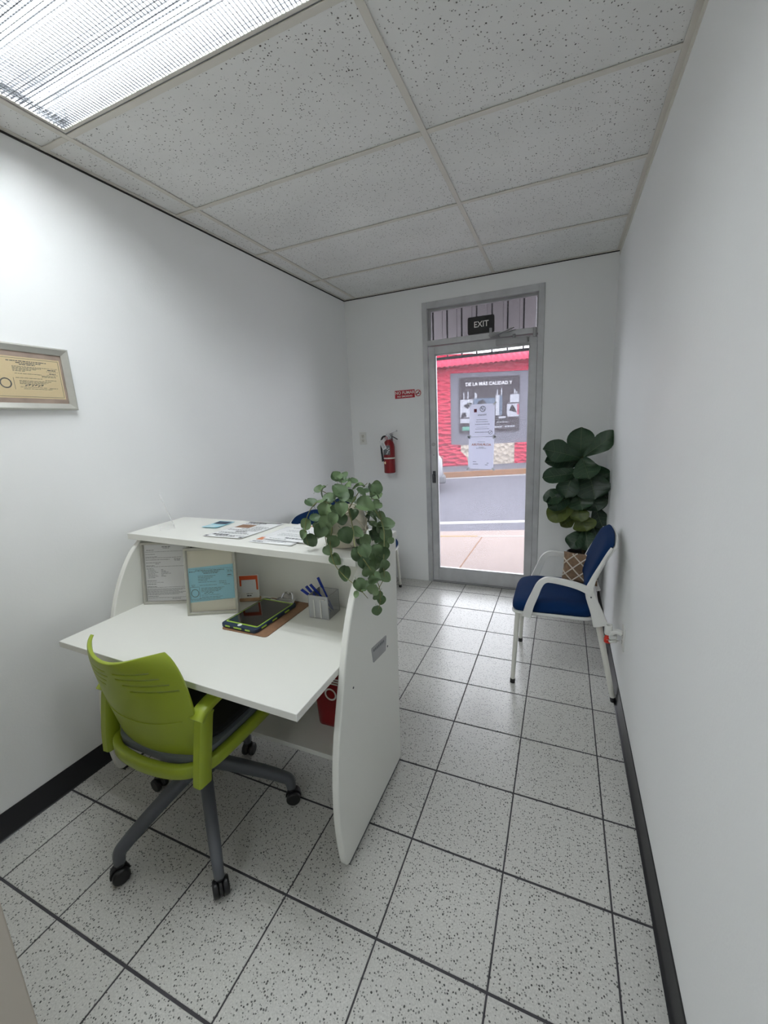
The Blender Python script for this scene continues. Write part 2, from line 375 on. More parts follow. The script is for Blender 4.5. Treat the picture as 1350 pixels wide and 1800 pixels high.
# ------------------------------------------------------------------ the room
CE = 2.6245; YB = 2.14; XR = 1.104; YF = -3.45
TP = 0.32720
def xl(y): return -1.100 - 0.0197 * (YB - y)          # the left wall runs slightly askew
b = MB().prism([(xl(YF), YF), (xl(YB + .2), YB + .2), (xl(YB) - .15, YB + .2), (xl(YF) - .15, YF)], 2, -.02, 2.80)
wall_left = struct(b, 'wall_left', MT['wall'], smooth=False)
wall_right = struct(MB().box(XR, YF, -.02, XR + .15, YB + .2, 2.80), 'wall_right', MT['wall'], smooth=False)
DX0, DX1, DZ1 = -.362, .620, 2.498
b = MB().box(-1.11, YB, -.02, DX0, YB + .2, 2.8).box(DX1, YB, -.02, XR, YB + .2, 2.8).box(DX0, YB, DZ1, DX1, YB + .2, 2.8)
wall_back = struct(b, 'wall_back', MT['wall'], smooth=False)
wall_near = struct(MB().box(-1.30, -1.30, -.02, -.25, -1.20, 2.80), 'wall_near', MT['wall_beige'], bevel=.004)
wall_front = struct(MB().box(-1.4, YF - .15, -.02, XR + .15, YF, 2.80), 'wall_front', MT['wall'], smooth=False)
floor = struct(MB().box(-1.3, YF, -.06, XR + .02, YB + .2, -.002), 'floor', MT['grout'], smooth=False)
tile_cache = {}
gx, gy = .0026, .0040
for i in range(-5, 4):
    for j in range(-6, 7):
        x0, x1, y0, y1 = i * TP + gx, (i + 1) * TP - gx, j * TP + gy, (j + 1) * TP - gy
        x0 = max(x0, xl(y1) + .001); x1 = min(x1, XR - .001); y1 = min(y1, YB - .001)
        if x1 - x0 < .01 or y1 - y0 < .01: continue
        key = (round(x1 - x0, 3), round(y1 - y0, 3))
        if key not in tile_cache:
            w, d, e = (x1 - x0) / 2, (y1 - y0) / 2, .0012
            v = [(sx * w, sy * d, -.004) for sx, sy in ((-1, -1), (1, -1), (1, 1), (-1, 1))] + [(sx * w, sy * d, -e) for sx, sy in ((-1, -1), (1, -1), (1, 1), (-1, 1))] + [(sx * (w - e), sy * (d - e), 0) for sx, sy in ((-1, -1), (1, -1), (1, 1), (-1, 1))]
            f = [(8, 9, 10, 11)] + [(a + k, a + (k + 1) % 4, a + 4 + (k + 1) % 4, a + 4 + k) for a in (0, 4) for k in range(4)]
            o = MB().add(v, f).build('floor_tile', MT['tile'], floor, smooth=False); tile_cache[key] = o.data
        else:
            o = link(bpy.data.objects.new('floor_tile', tile_cache[key])); o.parent = floor
        random.seed(i * 37 + j)
        o.location = ((x0 + x1) / 2, (y0 + y1) / 2, random.uniform(-.0004, .0004))
# scuff left by the chair
# baseboards (black vinyl cove)
pr = [(0, 0), (.016, 0), (.010, .004), (.006, .012), (.005, .100), (.003, .104), (0, .104)]
def sweep_base(p0, p1, nrm, name):
    p0, p1, n = Vector(p0), Vector(p1), Vector(nrm); m = len(pr)
    v = [p + n * a + Vector((0, 0, h)) for p in (p0, p1) for a, h in pr]
    f = [(k, (k + 1) % m, m + (k + 1) % m, m + k) for k in range(m)] + [tuple(range(m - 1, -1, -1)), tuple(range(m, 2 * m))]
    return struct(MB().add(v, f), name, MT['base'], merge=True)
sweep_base((xl(-1.195), -1.195, 0), (xl(YB - .002), YB - .002, 0), (1, 0, 0), 'baseboard_left')
sweep_base((XR, YF, 0), (XR, YB - .002, 0), (-1, 0, 0), 'baseboard_right')
# ceiling: slab, grid bars, tiles
ceiling = struct(MB().box(-1.35, YF, CE + .19, XR + .15, YB + .2, CE + .25), 'ceiling', MT['dark'], smooth=False)
LX, MX = -.985, .2342
rows = [.3505 + .6096 * k for k in range(-6, 3)]
fl = .012
def bar(x0, y0, x1, y1, z=0):
    MB().box(x0, y0, CE + z, x1, y1, CE + .004 + z).build('grid_bar', MT['cgrid'], ceiling, smooth=False, bevel=.001, seg=1)
for x in (LX, MX): bar(x - fl, YF, x + fl, YB)
xs = [None, LX, MX, XR]
ys = [YF] + rows + [YB]
FIX = (2, 6)  # column and row taken by the luminaire, filled below
for r in range(len(ys)):
    y = ys[r]
    for c in range(3):
        x0 = (xl(y) if c == 0 else xs[c] + fl); x1 = xs[c + 1] - fl if c < 2 else XR
        if 0 < r < len(ys) - 1: bar(x0, y - fl, x1, y + fl)
        if r == len(ys) - 1: continue
        y0, y1 = ys[r] + .0045, ys[r + 1] - .0045
        tx0 = (xl(y1) + .003 if c == 0 else xs[c] + .0045); tx1 = xs[c + 1] - .0045 if c < 2 else XR - .003
        if c == 1 and (abs(ys[r] + .8687) < .01 or abs(ys[r] + 3.307) < .01): continue
        if y1 < -2.2 and c != 1: pass
        MB().box(tx0, y0, CE + .006, tx1, y1, CE + .021).build('ceiling_tile', MT['ctile'], ceiling, smooth=False)
# wall angles round the edge
MB().box(XR - .022, YF, CE - .0005, XR, YB, CE + .003).box(XR - .0025, YF, CE - .030, XR, YB, CE).build('wall_angle', MT['cgrid'], ceiling, smooth=False)
v = [(xl(YF), YF), (xl(YB), YB), (xl(YB) + .020, YB), (xl(YF) + .020, YF)]
MB().prism(v, 2, CE + .001, CE + .004).build('wall_angle', MT['cgrid'], ceiling, smooth=False)
MB().box(xl(YB), YB - .018, CE, XR, YB, CE + .003).build('wall_angle', MT['cgrid'], ceiling, smooth=False)
MB().prism([(xl(YF), YF), (xl(YB), YB), (xl(YB) + .005, YB), (xl(YF) + .005, YF)], 2, CE - .006, CE + .0005).build('painted_shadow_strip', MT['dark'], ceiling, smooth=False)  # solid dark strip, paints the shade line where left wall meets ceiling
MB().box(xl(YB), YB - .004, CE - .006, XR, YB, CE - .0005).build('painted_shadow_strip', MT['dark'], ceiling, smooth=False)  # same painted shade line along the back wall
# ------------------------------------------------------------------ luminaire (lamp lives here)
def luminaire(y0, y1, label):
    x0, x1 = LX + .012, MX - .012; y0 += .012; y1 -= .012; cx, cy = (x0 + x1) / 2, (y0 + y1) / 2
    t = empty('ceiling_light', (cx, cy, CE), label, 'ceiling light')
    z0, z1 = CE + .004, CE + .12
    b = MB().box(x0, y0, z1, x1, y1, z1 + .004).box(x0, y0, z0, x0 + .003, y1, z1).box(x1 - .003, y0, z0, x1, y1, z1).box(x0, y0, z0, x1, y0 + .003, z1).box(x0, y1 - .003, z0, x1, y1, z1)
    b.build('housing', MT['housing'], t, smooth=False)
    b = MB().box(x0 + .003, y0 + .003, z0, x0 + .014, y1 - .003, z0 + .006).box(x1 - .014, y0 + .003, z0, x1 - .003, y1 - .003, z0 + .006).box(x0 + .014, y0 + .003, z0, x1 - .014, y0 + .014, z0 + .006).box(x0 + .014, y1 - .014, z0, x1 - .014, y1 - .003, z0 + .006)
    b.build('lens_frame', MT['cgrid'], t, smooth=False)
    # egg-crate louvre: thin blades both ways
    b = MB(); n = 44
    for k in range(1, n):
        y = y0 + .012 + (y1 - y0 - .024) * k / n; h = .0055 if k % 2 else .003
        b.box(x0 + .014, y - .0005, z0 + .001, x1 - .014, y + .0005, z0 + .001 + h)
    m = 88
    for k in range(1, m):
        x = x0 + .012 + (x1 - x0 - .024) * k / m
        b.box(x - .0005, y0 + .014, z0 + .001, x + .0005, y1 - .014, z0 + .004)
    o = b.build('louver', MT['louver'], t, smooth=False); o['kind'] = 'stuff'
    for k in range(3):
        y = y0 + (y1 - y0) * (.19 + .31 * k)
        MB().cyl((x0 + .03, y, z0 + .036), (x1 - .03, y, z0 + .036), .013, n=14).build('tube', MT['tube'], t)
    for q in (x0 + .018, x1 - .018):
        MB().box(q - .012, y0 + .01, z0 + .030, q + .012, y1 - .01, z0 + .070).build('socket_bar', MT['housing'], t, smooth=False)
    return t
luminaire(-.8687, -.2591, 'recessed fluorescent ceiling light with a silver egg-crate louvre, above the desk')
luminaire(-3.307, -2.6975, 'recessed fluorescent ceiling light over the rear of the room, outside the photo')
# ------------------------------------------------------------------ entrance door
door = empty('door_1', (0.13, YB, 0)); door['kind'] = 'structure'
JF = .045
yf0, yf1 = YB - .006, YB + .095
MB().box(DX0 + .001, yf0, 0, DX0 + JF, yf1, DZ1 - .001).build('frame_jamb', MT['alu'], door, bevel=.0015, seg=1)
MB().box(DX1 - JF, yf0, 0, DX1 - .001, yf1, DZ1 - .001).build('frame_jamb', MT['alu'], door, bevel=.0015, seg=1)
MB().box(DX0 + JF, yf0, DZ1 - .053, DX1 - JF, yf1, DZ1 - .001).build('frame_head', MT['alu'], door, bevel=.0015, seg=1)
MB().box(DX0 + JF, yf0, 2.146, DX1 - JF, yf1, 2.190).build('transom_bar', MT['alu'], door, bevel=.0015, seg=1)
# transom stops and pane
b = MB().box(DX0 + JF, YB + .03, 2.190, DX0 + JF + .022, YB + .055, 2.445).box(DX1 - JF - .012, YB + .03, 2.190, DX1 - JF, YB + .055, 2.445).box(DX0 + JF + .022, YB + .03, 2.425, DX1 - JF - .012, YB + .055, 2.445)
b.build('glazing_stop', MT['alu_dark'], door, bevel=.001, seg=1)
MB().box(DX0 + JF + .02, YB + .040, 2.190, DX1 - JF - .01, YB + .045, 2.43).build('transom_pane', MT['glass'], door, smooth=False)
MB().box(DX0 + JF, YB + .0, 0, DX1 - JF, yf1 + .04, .012).build('threshold', MT['alu_dark'], door, bevel=.003)
# the leaf
lx0, lx1, ly0, ly1 = DX0 + JF + .006, DX1 - JF - .003, YB + .004, YB + .048
leaf = MB().box(lx0, ly0, .016, lx0 + .052, ly1, 2.139).build('door_leaf', MT['alu'], door, bevel=.0015, seg=1)
def lp(b, n, m, **k): return b.build(n, m, leaf, **k)
rx = lx1 - .056
lp(MB().box(rx, ly0, .016, lx1, ly1, 2.139), 'stile', MT['alu'], bevel=.0015, seg=1)
lp(MB().box(lx0 + .052, ly0, 2.074, rx, ly1, 2.139), 'top_rail', MT['alu'], bevel=.0015, seg=1)
lp(MB().box(lx0 + .052, ly0, .016, rx, ly1, .138), 'bottom_rail', MT['alu'], bevel=.0015, seg=1)
gx0, gx1 = lx0 + .052, rx
b = MB().box(gx0, ly0 + .008, .138, gx0 + .009, ly1 - .008, 2.074).box(gx1 - .006, ly0 + .008, .138, gx1, ly1 - .008, 2.074).box(gx0 + .009, ly0 + .008, 2.066, gx1 - .006, ly1 - .008, 2.074).box(gx0 + .009, ly0 + .008, .138, gx1 - .006, ly1 - .008, .146)
lp(b, 'glazing_bead', MT['alu'], bevel=.001, seg=1)
lp(MB().box(gx0 + .004, YB + .022, .14, gx1 - .004, YB + .028, 2.07), 'glass_pane', MT['doorglass'], smooth=False)
lcx = lx0 + .027
b = MB().cyl((lcx, ly0, 1.310), (lcx, ly0 - .008, 1.310), .017, n=20).cyl((lcx, ly0 - .008, 1.310), (lcx, ly0 - .011, 1.310), .012, n=20).box(lcx - .002, ly0 - .0125, 1.300, lcx + .002, ly0 - .011, 1.320)
lp(b, 'lock_cylinder', MT['alu_dark'])
b = MB().box(lcx - .013, ly0 - .004, .96, lcx + .013, ly0, 1.07).cyl((lcx - .004, ly0 - .004, 1.035), (lcx - .004, ly0 - .03, 1.035), .007, n=10).box(lcx - .010, ly0 - .036, .965, lcx + .004, ly0 - .028, 1.045)
lp(b, 'latch_lever', MT['dgrey_pl'], bevel=.002, seg=1)
lp(MB().cyl((lcx, ly0 + .001, 1.215), (lcx, ly0 - .002, 1.215), .004, n=10), 'screw', MT['black_pl'])
# overhead closer: body on the leaf, arm to the transom bar
b = MB().box(.262, ly0 - .05, 2.083, .500, ly0, 2.124).cyl((.40, ly0 - .03, 2.124), (.40, ly0 - .03, 2.133), .012, n=14).cyl((.28, ly0 - .025, 2.103), (.262, ly0 - .025, 2.103), .016, n=14).cyl((.500, ly0 - .025, 2.103), (.512, ly0 - .025, 2.103), .017, n=14)
cl = lp(b, 'closer_body', MT['alu_dark'], bevel=.003)
b = MB().obox((.318, ly0 - .095, 2.165), (.088, -.028, .022), (.004, .013, 0), (0, 0, .003))
b.obox((.315, ly0 - .06, 2.170), (.09, .055, .020), (-.006, .009, 0), (0, 0, .003)).cyl((.232, ly0 - .118, 2.15), (.232, ly0 - .118, 2.205), .010, n=12).cyl((.40, ly0 - .03, 2.133), (.40, ly0 - .04, 2.150), .013, n=12).box(.215, ly0 - .12, 2.150, .285, ly0 - .012, 2.156).box(.210, ly0 - .016, 2.148, .290, ly0 - .010, 2.188)
lp(b, 'closer_arm', MT['alu_dark'], bevel=.001, seg=1)
b = MB().cyl((.553, ly0 - .018, 2.120), (.553, ly0 - .018, 2.185), .014, n=14).box(.539, ly0 - .018, 2.122, .567, ly0, 2.183)
lp(b, 'top_pivot', MT['alu_dark'])
# exit sign on the transom
t = empty('exit_sign', (.134, YB + .02, 2.20), 'small black sign with white EXIT lettering, fixed to the glass above the door', 'sign')
pl = [(.134 + sx * (.108 - .012) + .012 * math.cos(a), 2.264 + sz * (.067 - .012) + .012 * math.sin(a)) for sx, sz, q in ((1, 1, 0), (-1, 1, 1), (-1, -1, 2), (1, -1, 3)) for a in [(q + k / 4) * PI / 2 for k in range(5)]]
MB().prism(pl, 1, YB + .012, YB + .018).build('plate', MT['black_pl'], t, smooth=False)
MB().text('EXIT', frame4((.136, YB + .0115, 2.268), (1, 0, 0), (0, 0, 1)), .064, off=.0006, sx=.92).build('lettering', MT['white_print'], t, smooth=False)
# papers taped to the outside of the pane, seen from behind
def notice(name, cx, cz, w, h, tilt, label, kind):
    t = empty(name, (cx, YB + .03, cz - h / 2), label, 'notice', 'notices taped to the door glass')
    X = Vector((math.cos(tilt), 0, math.sin(tilt))); Z = Vector((-math.sin(tilt), 0, math.cos(tilt))); c = Vector((cx, YB + .0298, cz))
    MB().obox(c, X * w / 2, Vector((0, .0006, 0)), Z * h / 2).build('sheet', MT['thin_paper'], t, smooth=False)
    MBp = MB(); yo = Vector((0, -.0011, 0))
    def ln(m, u, v, hw, hh): m.obox(c + yo + X * u + Z * v, X * hw, Vector((0, .0003, 0)), Z * hh)
    random.seed(7)
    if kind == 0:
        m = MBp
        MF = frame4(c + yo + Z * .046, -X, Z); m.text('Horario', MF, .022, off=.0003)
        for v, w_, hh in ((.006, .045, .004), (-.012, .05, .004), (-.033, .058, .0045), (-.058, .045, .002), (-.072, .055, .003), (-.100, .058, .005)):
            x = -w_
            while x < w_:
                q = random.uniform(.006, .016); ln(m, min(x + q / 2, w_), v, q / 2, hh / 2); x += q + .004
        for k in range(12):
            a = 2 * PI * k / 12; ln(m, .006 + .022 * math.cos(a), .095 + .022 * math.sin(a), .005, .003)
        for k in range(5): ln(m, .006 - .012 + k * .006, .095 + random.uniform(-.01, .01), .002, .008)
        m.build('print', MT['grey_print'], t, smooth=False)
        m2 = MB(); ln(m2, -.056, .083, .012, .014); m2.build('stamp', MT['p_pink'], t, smooth=False)
        m3 = MB().lathe([(.014, 0), (.017, 0), (.017, .0006), (.014, .0006), (.014, 0)], n=20)
        R = Matrix.Translation(c + X * .073 - Z * .103 + yo) @ Matrix.Rotation(PI / 2, 4, 'X')
        m3.v = [R @ q for q in m3.v]; m3.obox(c + X * .073 - Z * .103 + yo, X * .010 + Z * .008, (0, .0003, 0), (Z - X) * .0015)
        m3.build('round_emblem', MT['grey_print'], t, smooth=False)
    else:
        ti = MB()
        MF = frame4(c + yo + X * 0 + Z * .073, -X, Z)
        ti.text('ACUPUNTURA', MF, .026, sx=.95, off=.0005); ti.build('heading', MT['orange_print'], t, smooth=False)
        m = MBp
        for v, w_, hh in ((.098, .03, .003), (.052, .02, .004), (.043, .042, .004)):
            x = -w_
            while x < w_:
                q = random.uniform(.006, .014); ln(m, min(x + q / 2, w_), v, q / 2, hh / 2); x += q + .004
        for v, u, w_ in ((-.075, -.055, .014), (-.095, -.045, .022), (-.100, .05, .012), (-.085, .06, .008)): ln(m, u, v, w_, .002)
        m.build('print', MT['grey_print'], t, smooth=False)
    for sx in (-1, 1):
        for sz in (-1, 1):
            MB().obox(c + yo * 1.6 + X * sx * w / 2 + Z * sz * h / 2, (X * sx + Z * sz) * .011, (0, .0003, 0), (X * sx - Z * sz) * .005).build('tape_tab', MT['tape'], t, smooth=False)
notice('paper_notice', .141, 1.502, .212, .272, -.008, 'upper white paper notice taped to the door glass, grey printing', 0)
notice('paper_notice', .133, 1.222, .218, .276, -.03, 'lower white paper notice taped to the door glass, with an orange heading', 1)
# ------------------------------------------------------------------ security grille outside
g = empty('security_grille', (.1, 2.36, 2.06), 'dark steel bar grille hanging outside above the door glass', 'grille')
bx = [-.329, -.199, -.069, .061, .191, .320, .449, .579]
for k, x in enumerate(bx):
    MB().box(x - .006, 2.354, 2.075 - .0 , x + .006, 2.366, 2.62).build('bar', MT['bar'], g, smooth=False)
MB().box(-.45, 2.350, 2.054, .72, 2.370, 2.076).build('bottom_rail', MT['bar'], g, smooth=False)
MB().box(-.45, 2.345, 2.61, .72, 2.372, 2.64).build('top_rail', MT['bar'], g, smooth=False)
# canopy fascia over the pavement
t = empty('canopy', (.1, 3.0, 2.3), 'grey painted canopy fascia hanging over the pavement outside the door', 'canopy')
for k in range(-6, 9):
    x = .061 + k * .152
    MB().box(x - .1505 / 2 + .068, 2.96, 2.285, x + .1505 / 2 + .068, 2.985, 2.70).build('fascia_panel', MT['fascia'], t, bevel=.003, seg=1)
MB().box(-1.2, 2.35, 2.76, 1.6, 3.0, 2.80).build('roof_slab', MT['fascia'], t, smooth=False)
# ------------------------------------------------------------------ street
def poly(name, pts, z0, z1, m):
    o = MB().prism(pts, 2, z0, z1).build(name, m, smooth=False); o['kind'] = 'structure'; return o
def ext(p, q, a, b):
    p, q = Vector(p), Vector(q); d = (q - p).normalized(); return p - d * a, q + d * b
n0, n1 = ext((-.712, 3.822), (.356, 4.083), 14, 12)      # kerb edge of the near pavement
a0, a1 = ext((-.895, 4.476), (.296, 4.835), 14, 12)      # asphalt begins
w0, w1 = ext((-1.019, 4.923), (.263, 5.329), 14, 12); w2, w3 = ext((-1.064, 5.086), (.25, 5.485), 14, 12)
f0, f1 = ext((-2.40, 10.52), (-.195, 11.55), 14, 14)     # far kerb
bA, bB = Vector((-2.862, 12.345)), Vector((-.348, 13.509)); bt = (bB - bA).normalized(); bn = Vector((bt.y, -bt.x))
pav = poly('pavement', [(-12, YB + .2), (12, YB + .2), n1, n0], -.2, -.03, MT['sidewalk'])
j0 = Vector((-.16, 3.90)); j1 = Vector((-.18, 2.36))
d = (j1 - j0).normalized(); e_ = Vector((-d.y, d.x)) * .006
MB().prism([j0 + e_, j0 - e_, j1 - e_, j1 + e_], 2, -.03, -.0285).build('pavement_joint', MT['curb_y'], pav, smooth=False)
dn = (n1 - n0).normalized(); nn = Vector((dn.y, -dn.x))
jp = Vector((-.712, 3.822)) + dn * .50
MB().prism([n0, jp, jp + nn * .035, n0 + nn * .035], 2, -.03, -.0275).build('kerb_stripe', MT['yellow'], pav, smooth=False)
MB().prism([jp, n1, n1 + nn * .035, jp + nn * .035], 2, -.03, -.0275).build('kerb_stripe', MT['line_w'], pav, smooth=False)
poly('gutter', [n0, n1, a1, a0], -.22, -.145, MT['sidewalk'])
road = poly('road', [a0, a1, f1, f0], -.22, -.15, MT['asphalt'])
MB().prism([w0, w1, w3, w2], 2, -.15, -.147).build('lane_line', MT['line_w'], road, smooth=False)
df = (f1 - f0).normalized(); nf = Vector((-df.y, df.x))
MB().prism([f0 - nf * .22, f1 - nf * .22, f1 - nf * .10, f0 - nf * .10], 2, -.15, -.147).build('lane_line', MT['line_w'], road, smooth=False)
far = poly('far_pavement', [f0, f1, bB + bt * 14 - bn * .4, bA - bt * 14 - bn * .4], -.2, -.005, MT['asphalt'])
MB().prism([f0 - nf * .012, f1 - nf * .012, f1 + nf * .16, f0 + nf * .16], 2, -.2, 0.0).build('kerbstone', MT['curb_y'], far, smooth=False)
# ------------------------------------------------------------------ shop across the street
shop = empty('shop_building', (bA.x, bA.y, 0), 'red and grey shop building across the street with a red metal awning', 'building', rz=math.atan2(bt.y, bt.x))
def sb(b, n, m, **k): return b.build(n, m, shop, world=False, **k)
sb(MB().box(-4, .02, -.1, 9, 5, 3.6), 'wall', MT['shop_grey'], smooth=False)
sb(MB().box(-1.0, -.05, -.1, .17, .05, 3.12), 'stucco_pillar', MT['redstucco'], smooth=False)
edge = [(.17, .72), (.50, .70), (.50, .48), (.58, .40), (.70, .28), (.74, .10), (.74, -.05), (.17, -.05)]
sb(MB().prism(edge, 1, -.05, .03), 'stucco_base', MT['redstucco'], smooth=False)
sb(MB().box(.50, -.03, -.1, 2.345, .03, .69), 'stone_base', MT['cream'], smooth=False)
sb(MB().box(2.345, -.05, -.1, 4.2, .03, .69), 'stucco_base', MT['redstucco'], smooth=False)
sb(MB().box(-1.2, -.03, 3.03, 9, .05, 3.62), 'header', MT['redstucco'], smooth=False)
def awn(u, v):
    z = (3.17 + .05 * u) * (1 - v) + (3.50 + .05 * u) * v
    return Vector((u, -.42 * (1 - v) + .0 * v, z + .050 * abs(math.sin(u * PI / .165))))
sb(MB().grid(awn, [-1.2 + .0275 * k for k in range(300)], [0, 1]), 'awning', MT['redroof'], solid=.012, angle=60)
bn_ = empty('shop_banner', (bA.x + bn.x * .03, bA.y + bn.y * .03, 1.0), 'dark printed banner on the shop wall, white heading over pictured goods', 'banner', rz=math.atan2(bt.y, bt.x))
def bb(b, n, m, **k): return b.build(n, m, bn_, world=False, smooth=False, **k)
Z0 = -1.0
bb(MB().box(.47, -.012, 1.09 + Z0, 2.48, .0, 2.88 + Z0), 'sheet', MT['banner'])
bb(MB().text('DE LA MÁS CALIDAD Y', frame4((1.45, -.014, 2.66 + Z0), (1, 0, 0), (0, 0, 1)), .150, ext=.002, off=.0025), 'lettering', MT['banner_letter'])
random.seed(3)
def pc(u0, z0, u1, z1, m, n='picture', y=-.016): return bb(MB().box(u0, y, z0 + Z0, u1, -.010, z1 + Z0), n, m)
pc(.49, 1.60, .92, 2.18, MT['p_white']); pc(.49, 1.42, .90, 1.56, MT['p_white'])
pc(.94, 1.75, 1.66, 2.20, MT['p_steel']); pc(1.68, 1.62, 1.82, 2.28, MT['p_white']); pc(1.80, 1.62, 1.90, 2.26, MT['p_steel'])
pc(2.16, 2.02, 2.47, 2.28, MT['p_white']); pc(2.06, 1.56, 2.47, 1.98, MT['p_white']); pc(2.40, 1.62, 2.47, 1.96, MT['p_pink'], y=-.018)
for u, z0, z1 in ((.60, 2.2, 2.40), (.74, 2.2, 2.44), (.98, 2.2, 2.40), (1.02, 2.2, 2.36), (1.72, 2.28, 2.46), (1.86, 2.28, 2.50), (2.30, 2.28, 2.46), (2.36, 2.28, 2.38)): pc(u, z0, u + .035, z1, MT['p_white'])
def pp(pts, m): return bb(MB().prism([(u, z + Z0) for u, z in pts], 1, -.020, -.012), 'picture', m)
pp([(.60, 1.98), (.78, 2.08), (.90, 2.06), (.82, 1.98), (.74, 1.88)], MT['p_dark']); pp([(.52, 1.60), (.55, 1.76), (.68, 1.76), (.70, 1.62)], MT['p_dark'])
pp([(1.02, 1.9), (1.10, 2.10), (1.26, 2.16), (1.36, 2.05), (1.36, 1.9)], MT['p_dark']); pp([(2.14, 1.76), (2.22, 1.95), (2.30, 1.9), (2.40, 1.68), (2.28, 1.72)], MT['p_dark'])
pp([(1.70, 1.44), (1.70, 1.62), (2.08, 1.64), (2.08, 1.44)], MT['p_dark']); pc(1.78, 1.52, 2.02, 1.58, MT['p_white'], y=-.022)
pc(.56, 1.17, .92, 1.30, MT['p_green'])
for k in range(4): pc(1.72 + k * .10, 1.38, 1.78 + k * .10, 1.41, MT['p_white'])
for k in range(9):
    if k != 4: pc(1.56 + k * .088, 1.22, 1.63 + k * .088, 1.27, MT['p_white'])
# pale building farther back
t = empty('far_building', (-6.2, 30, 0), 'pale building far behind the red shop roof', 'building')
MB().box(-11.5, 30, 0, -6.2, 34, 8.6).build('wall', MT['pale_bld'], t, smooth=False)
for k in range(5):
    MB().box(-11 + k * 1.0, 29.95, 7.0, -10.5 + k * 1.0, 30.02, 8.2).build('window', MT['bldwin'], t, smooth=False)
# ------------------------------------------------------------------ parked car, only its tail shows
t = empty('parked_car', (-4.05, 7.95, -.15), 'silver car at the left edge of the door glass, only its tail showing', 'car', rz=math.radians(20))
side = [(-2.1, .30), (-2.12, .62), (-2.0, .80), (-1.1, .92), (-.45, 1.36), (.75, 1.40), (1.45, 1.0), (2.0, .96), (2.12, .80), (2.14, .40), (2.02, .26)]
def cb(b, n, m, **k): return b.build(n, m, t, world=False, **k)
cb(MB().prism(side, 1, -.82, .82), 'body', MT['car'], bevel=.09, seg=3)
cb(MB().prism([(-.95, .95), (-.42, 1.30), (.72, 1.34), (1.30, 1.0)], 1, -.828, .828), 'side_window', MT['carglass'], bevel=.02)
cb(MB().box(1.95, -.80, .22, 2.20, .80, .42), 'rear_bumper', MT['dgrey_pl'], bevel=.05, seg=3)
for sy in (-1, 1):
    cb(MB().box(1.98, sy * .62 - .12, .66, 2.15, sy * .62 + .12, .86), 'tail_light', MT['taillight'], bevel=.02)
    for x in (-1.35, 1.35):
        w = cb(MB().cyl((x, sy * .84, .31), (x, sy * .64, .31), .31, n=24), 'wheel', MT['tyre'], bevel=.03)
# ------------------------------------------------------------------ reception desk
desk = empty('reception_desk', (-.45, -.25, 0), 'white laminate reception desk with a raised counter and curved end panels', 'desk')
prof = [(-.500, .014), (-.520, .035), (-.534, .13), (-.540, .24), (-.532, .36), (-.512, .48), (-.482, .58), (-.445, .69), (-.408, .80), (-.360, .90), (-.300, .985), (-.235, 1.042), (.058, 1.042), (.052, .95), (.035, .70), (.020, .40), (.008, .014)]
prf = spline([(0, a, b) for a, b in prof[:12]], 3); prf = [(p.y, p.z) for p in prf] + prof[12:]
for x0 in (.133, -1.045):
    pnl = MB().prism([(a + (.020 * max(0, min(1, (b - .45) / .2)) if x0 < 0 else 0), b) for a, b in prf], 0, x0, x0 + .025).build('end_panel', MT['white_lam'], desk, bevel=.004, seg=2)
    MB().box(x0 + .004, -.495, 0, x0 + .021, .004, .0145).build('foot_strip', MT['dgrey_pl'], pnl, smooth=False)
    if x0 > 0:
        pt = [(-.230, .690), (-.101, .690), (-.098, .686), (-.100, .634), (-.105, .628), (-.226, .628), (-.231, .634), (-.234, .686)]
        pt = [(-.232, .693), (-.098, .676), (-.095, .672), (-.108, .618), (-.113, .615), (-.222, .628), (-.226, .632), (-.235, .688)]
        nb = MB().prism(pt, 0, x0 + .024, x0 + .0275).build('name_plate', MT['alu_dark'], pnl, bevel=.001, seg=1)
        for y, z in ((-.086, .621), (-.389, .632)):
            MB().cyl((x0 + .024, y, z), (x0 + .0262, y, z), .004, n=12).build('screw_cap', MT['dgrey_pl'], pnl)
        m = MB()
        for k in range(7): m.box(x0 + .027, -.222 + k * .015, .672 - k * .0019, x0 + .0279, -.212 + k * .015, .682 - k * .0019)
        m.build('raised_letters', MT['grey_print'], nb, smooth=False)
dt = [(-1.020, -.636), (.133, -.672), (.133, -.02), (-1.020, -.02)]
MB().prism(dt, 2, .705, .73).build('desktop', MT['white_lam'], desk, bevel=.0015, seg=1)
MB().box(-1.020, -.02, .13, .133, .0, 1.042).build('back_panel', MT['white_lam'], desk, smooth=False)
ct = [(-1.062, -.258), (.160, -.318), (.158, .066), (-1.085, .085)]
MB().prism(ct, 2, 1.042, 1.070).build('counter_top', MT['white_lam'], desk, bevel=.0015, seg=1)
MB().box(-1.020, -.276, .178, .133, -.02, .200).build('lower_shelf', MT['white_lam'], desk, bevel=.001, seg=1)
MB().box(-1.018, -.034, .935, -.66, -.020, 1.030).build('cable_slot', MT['black_pl'], desk, smooth=False)
MB().box(.121, -.20, .755, .133, -.16, .775).build('shelf_bracket', MT['white_pl'], desk, bevel=.002, seg=1)
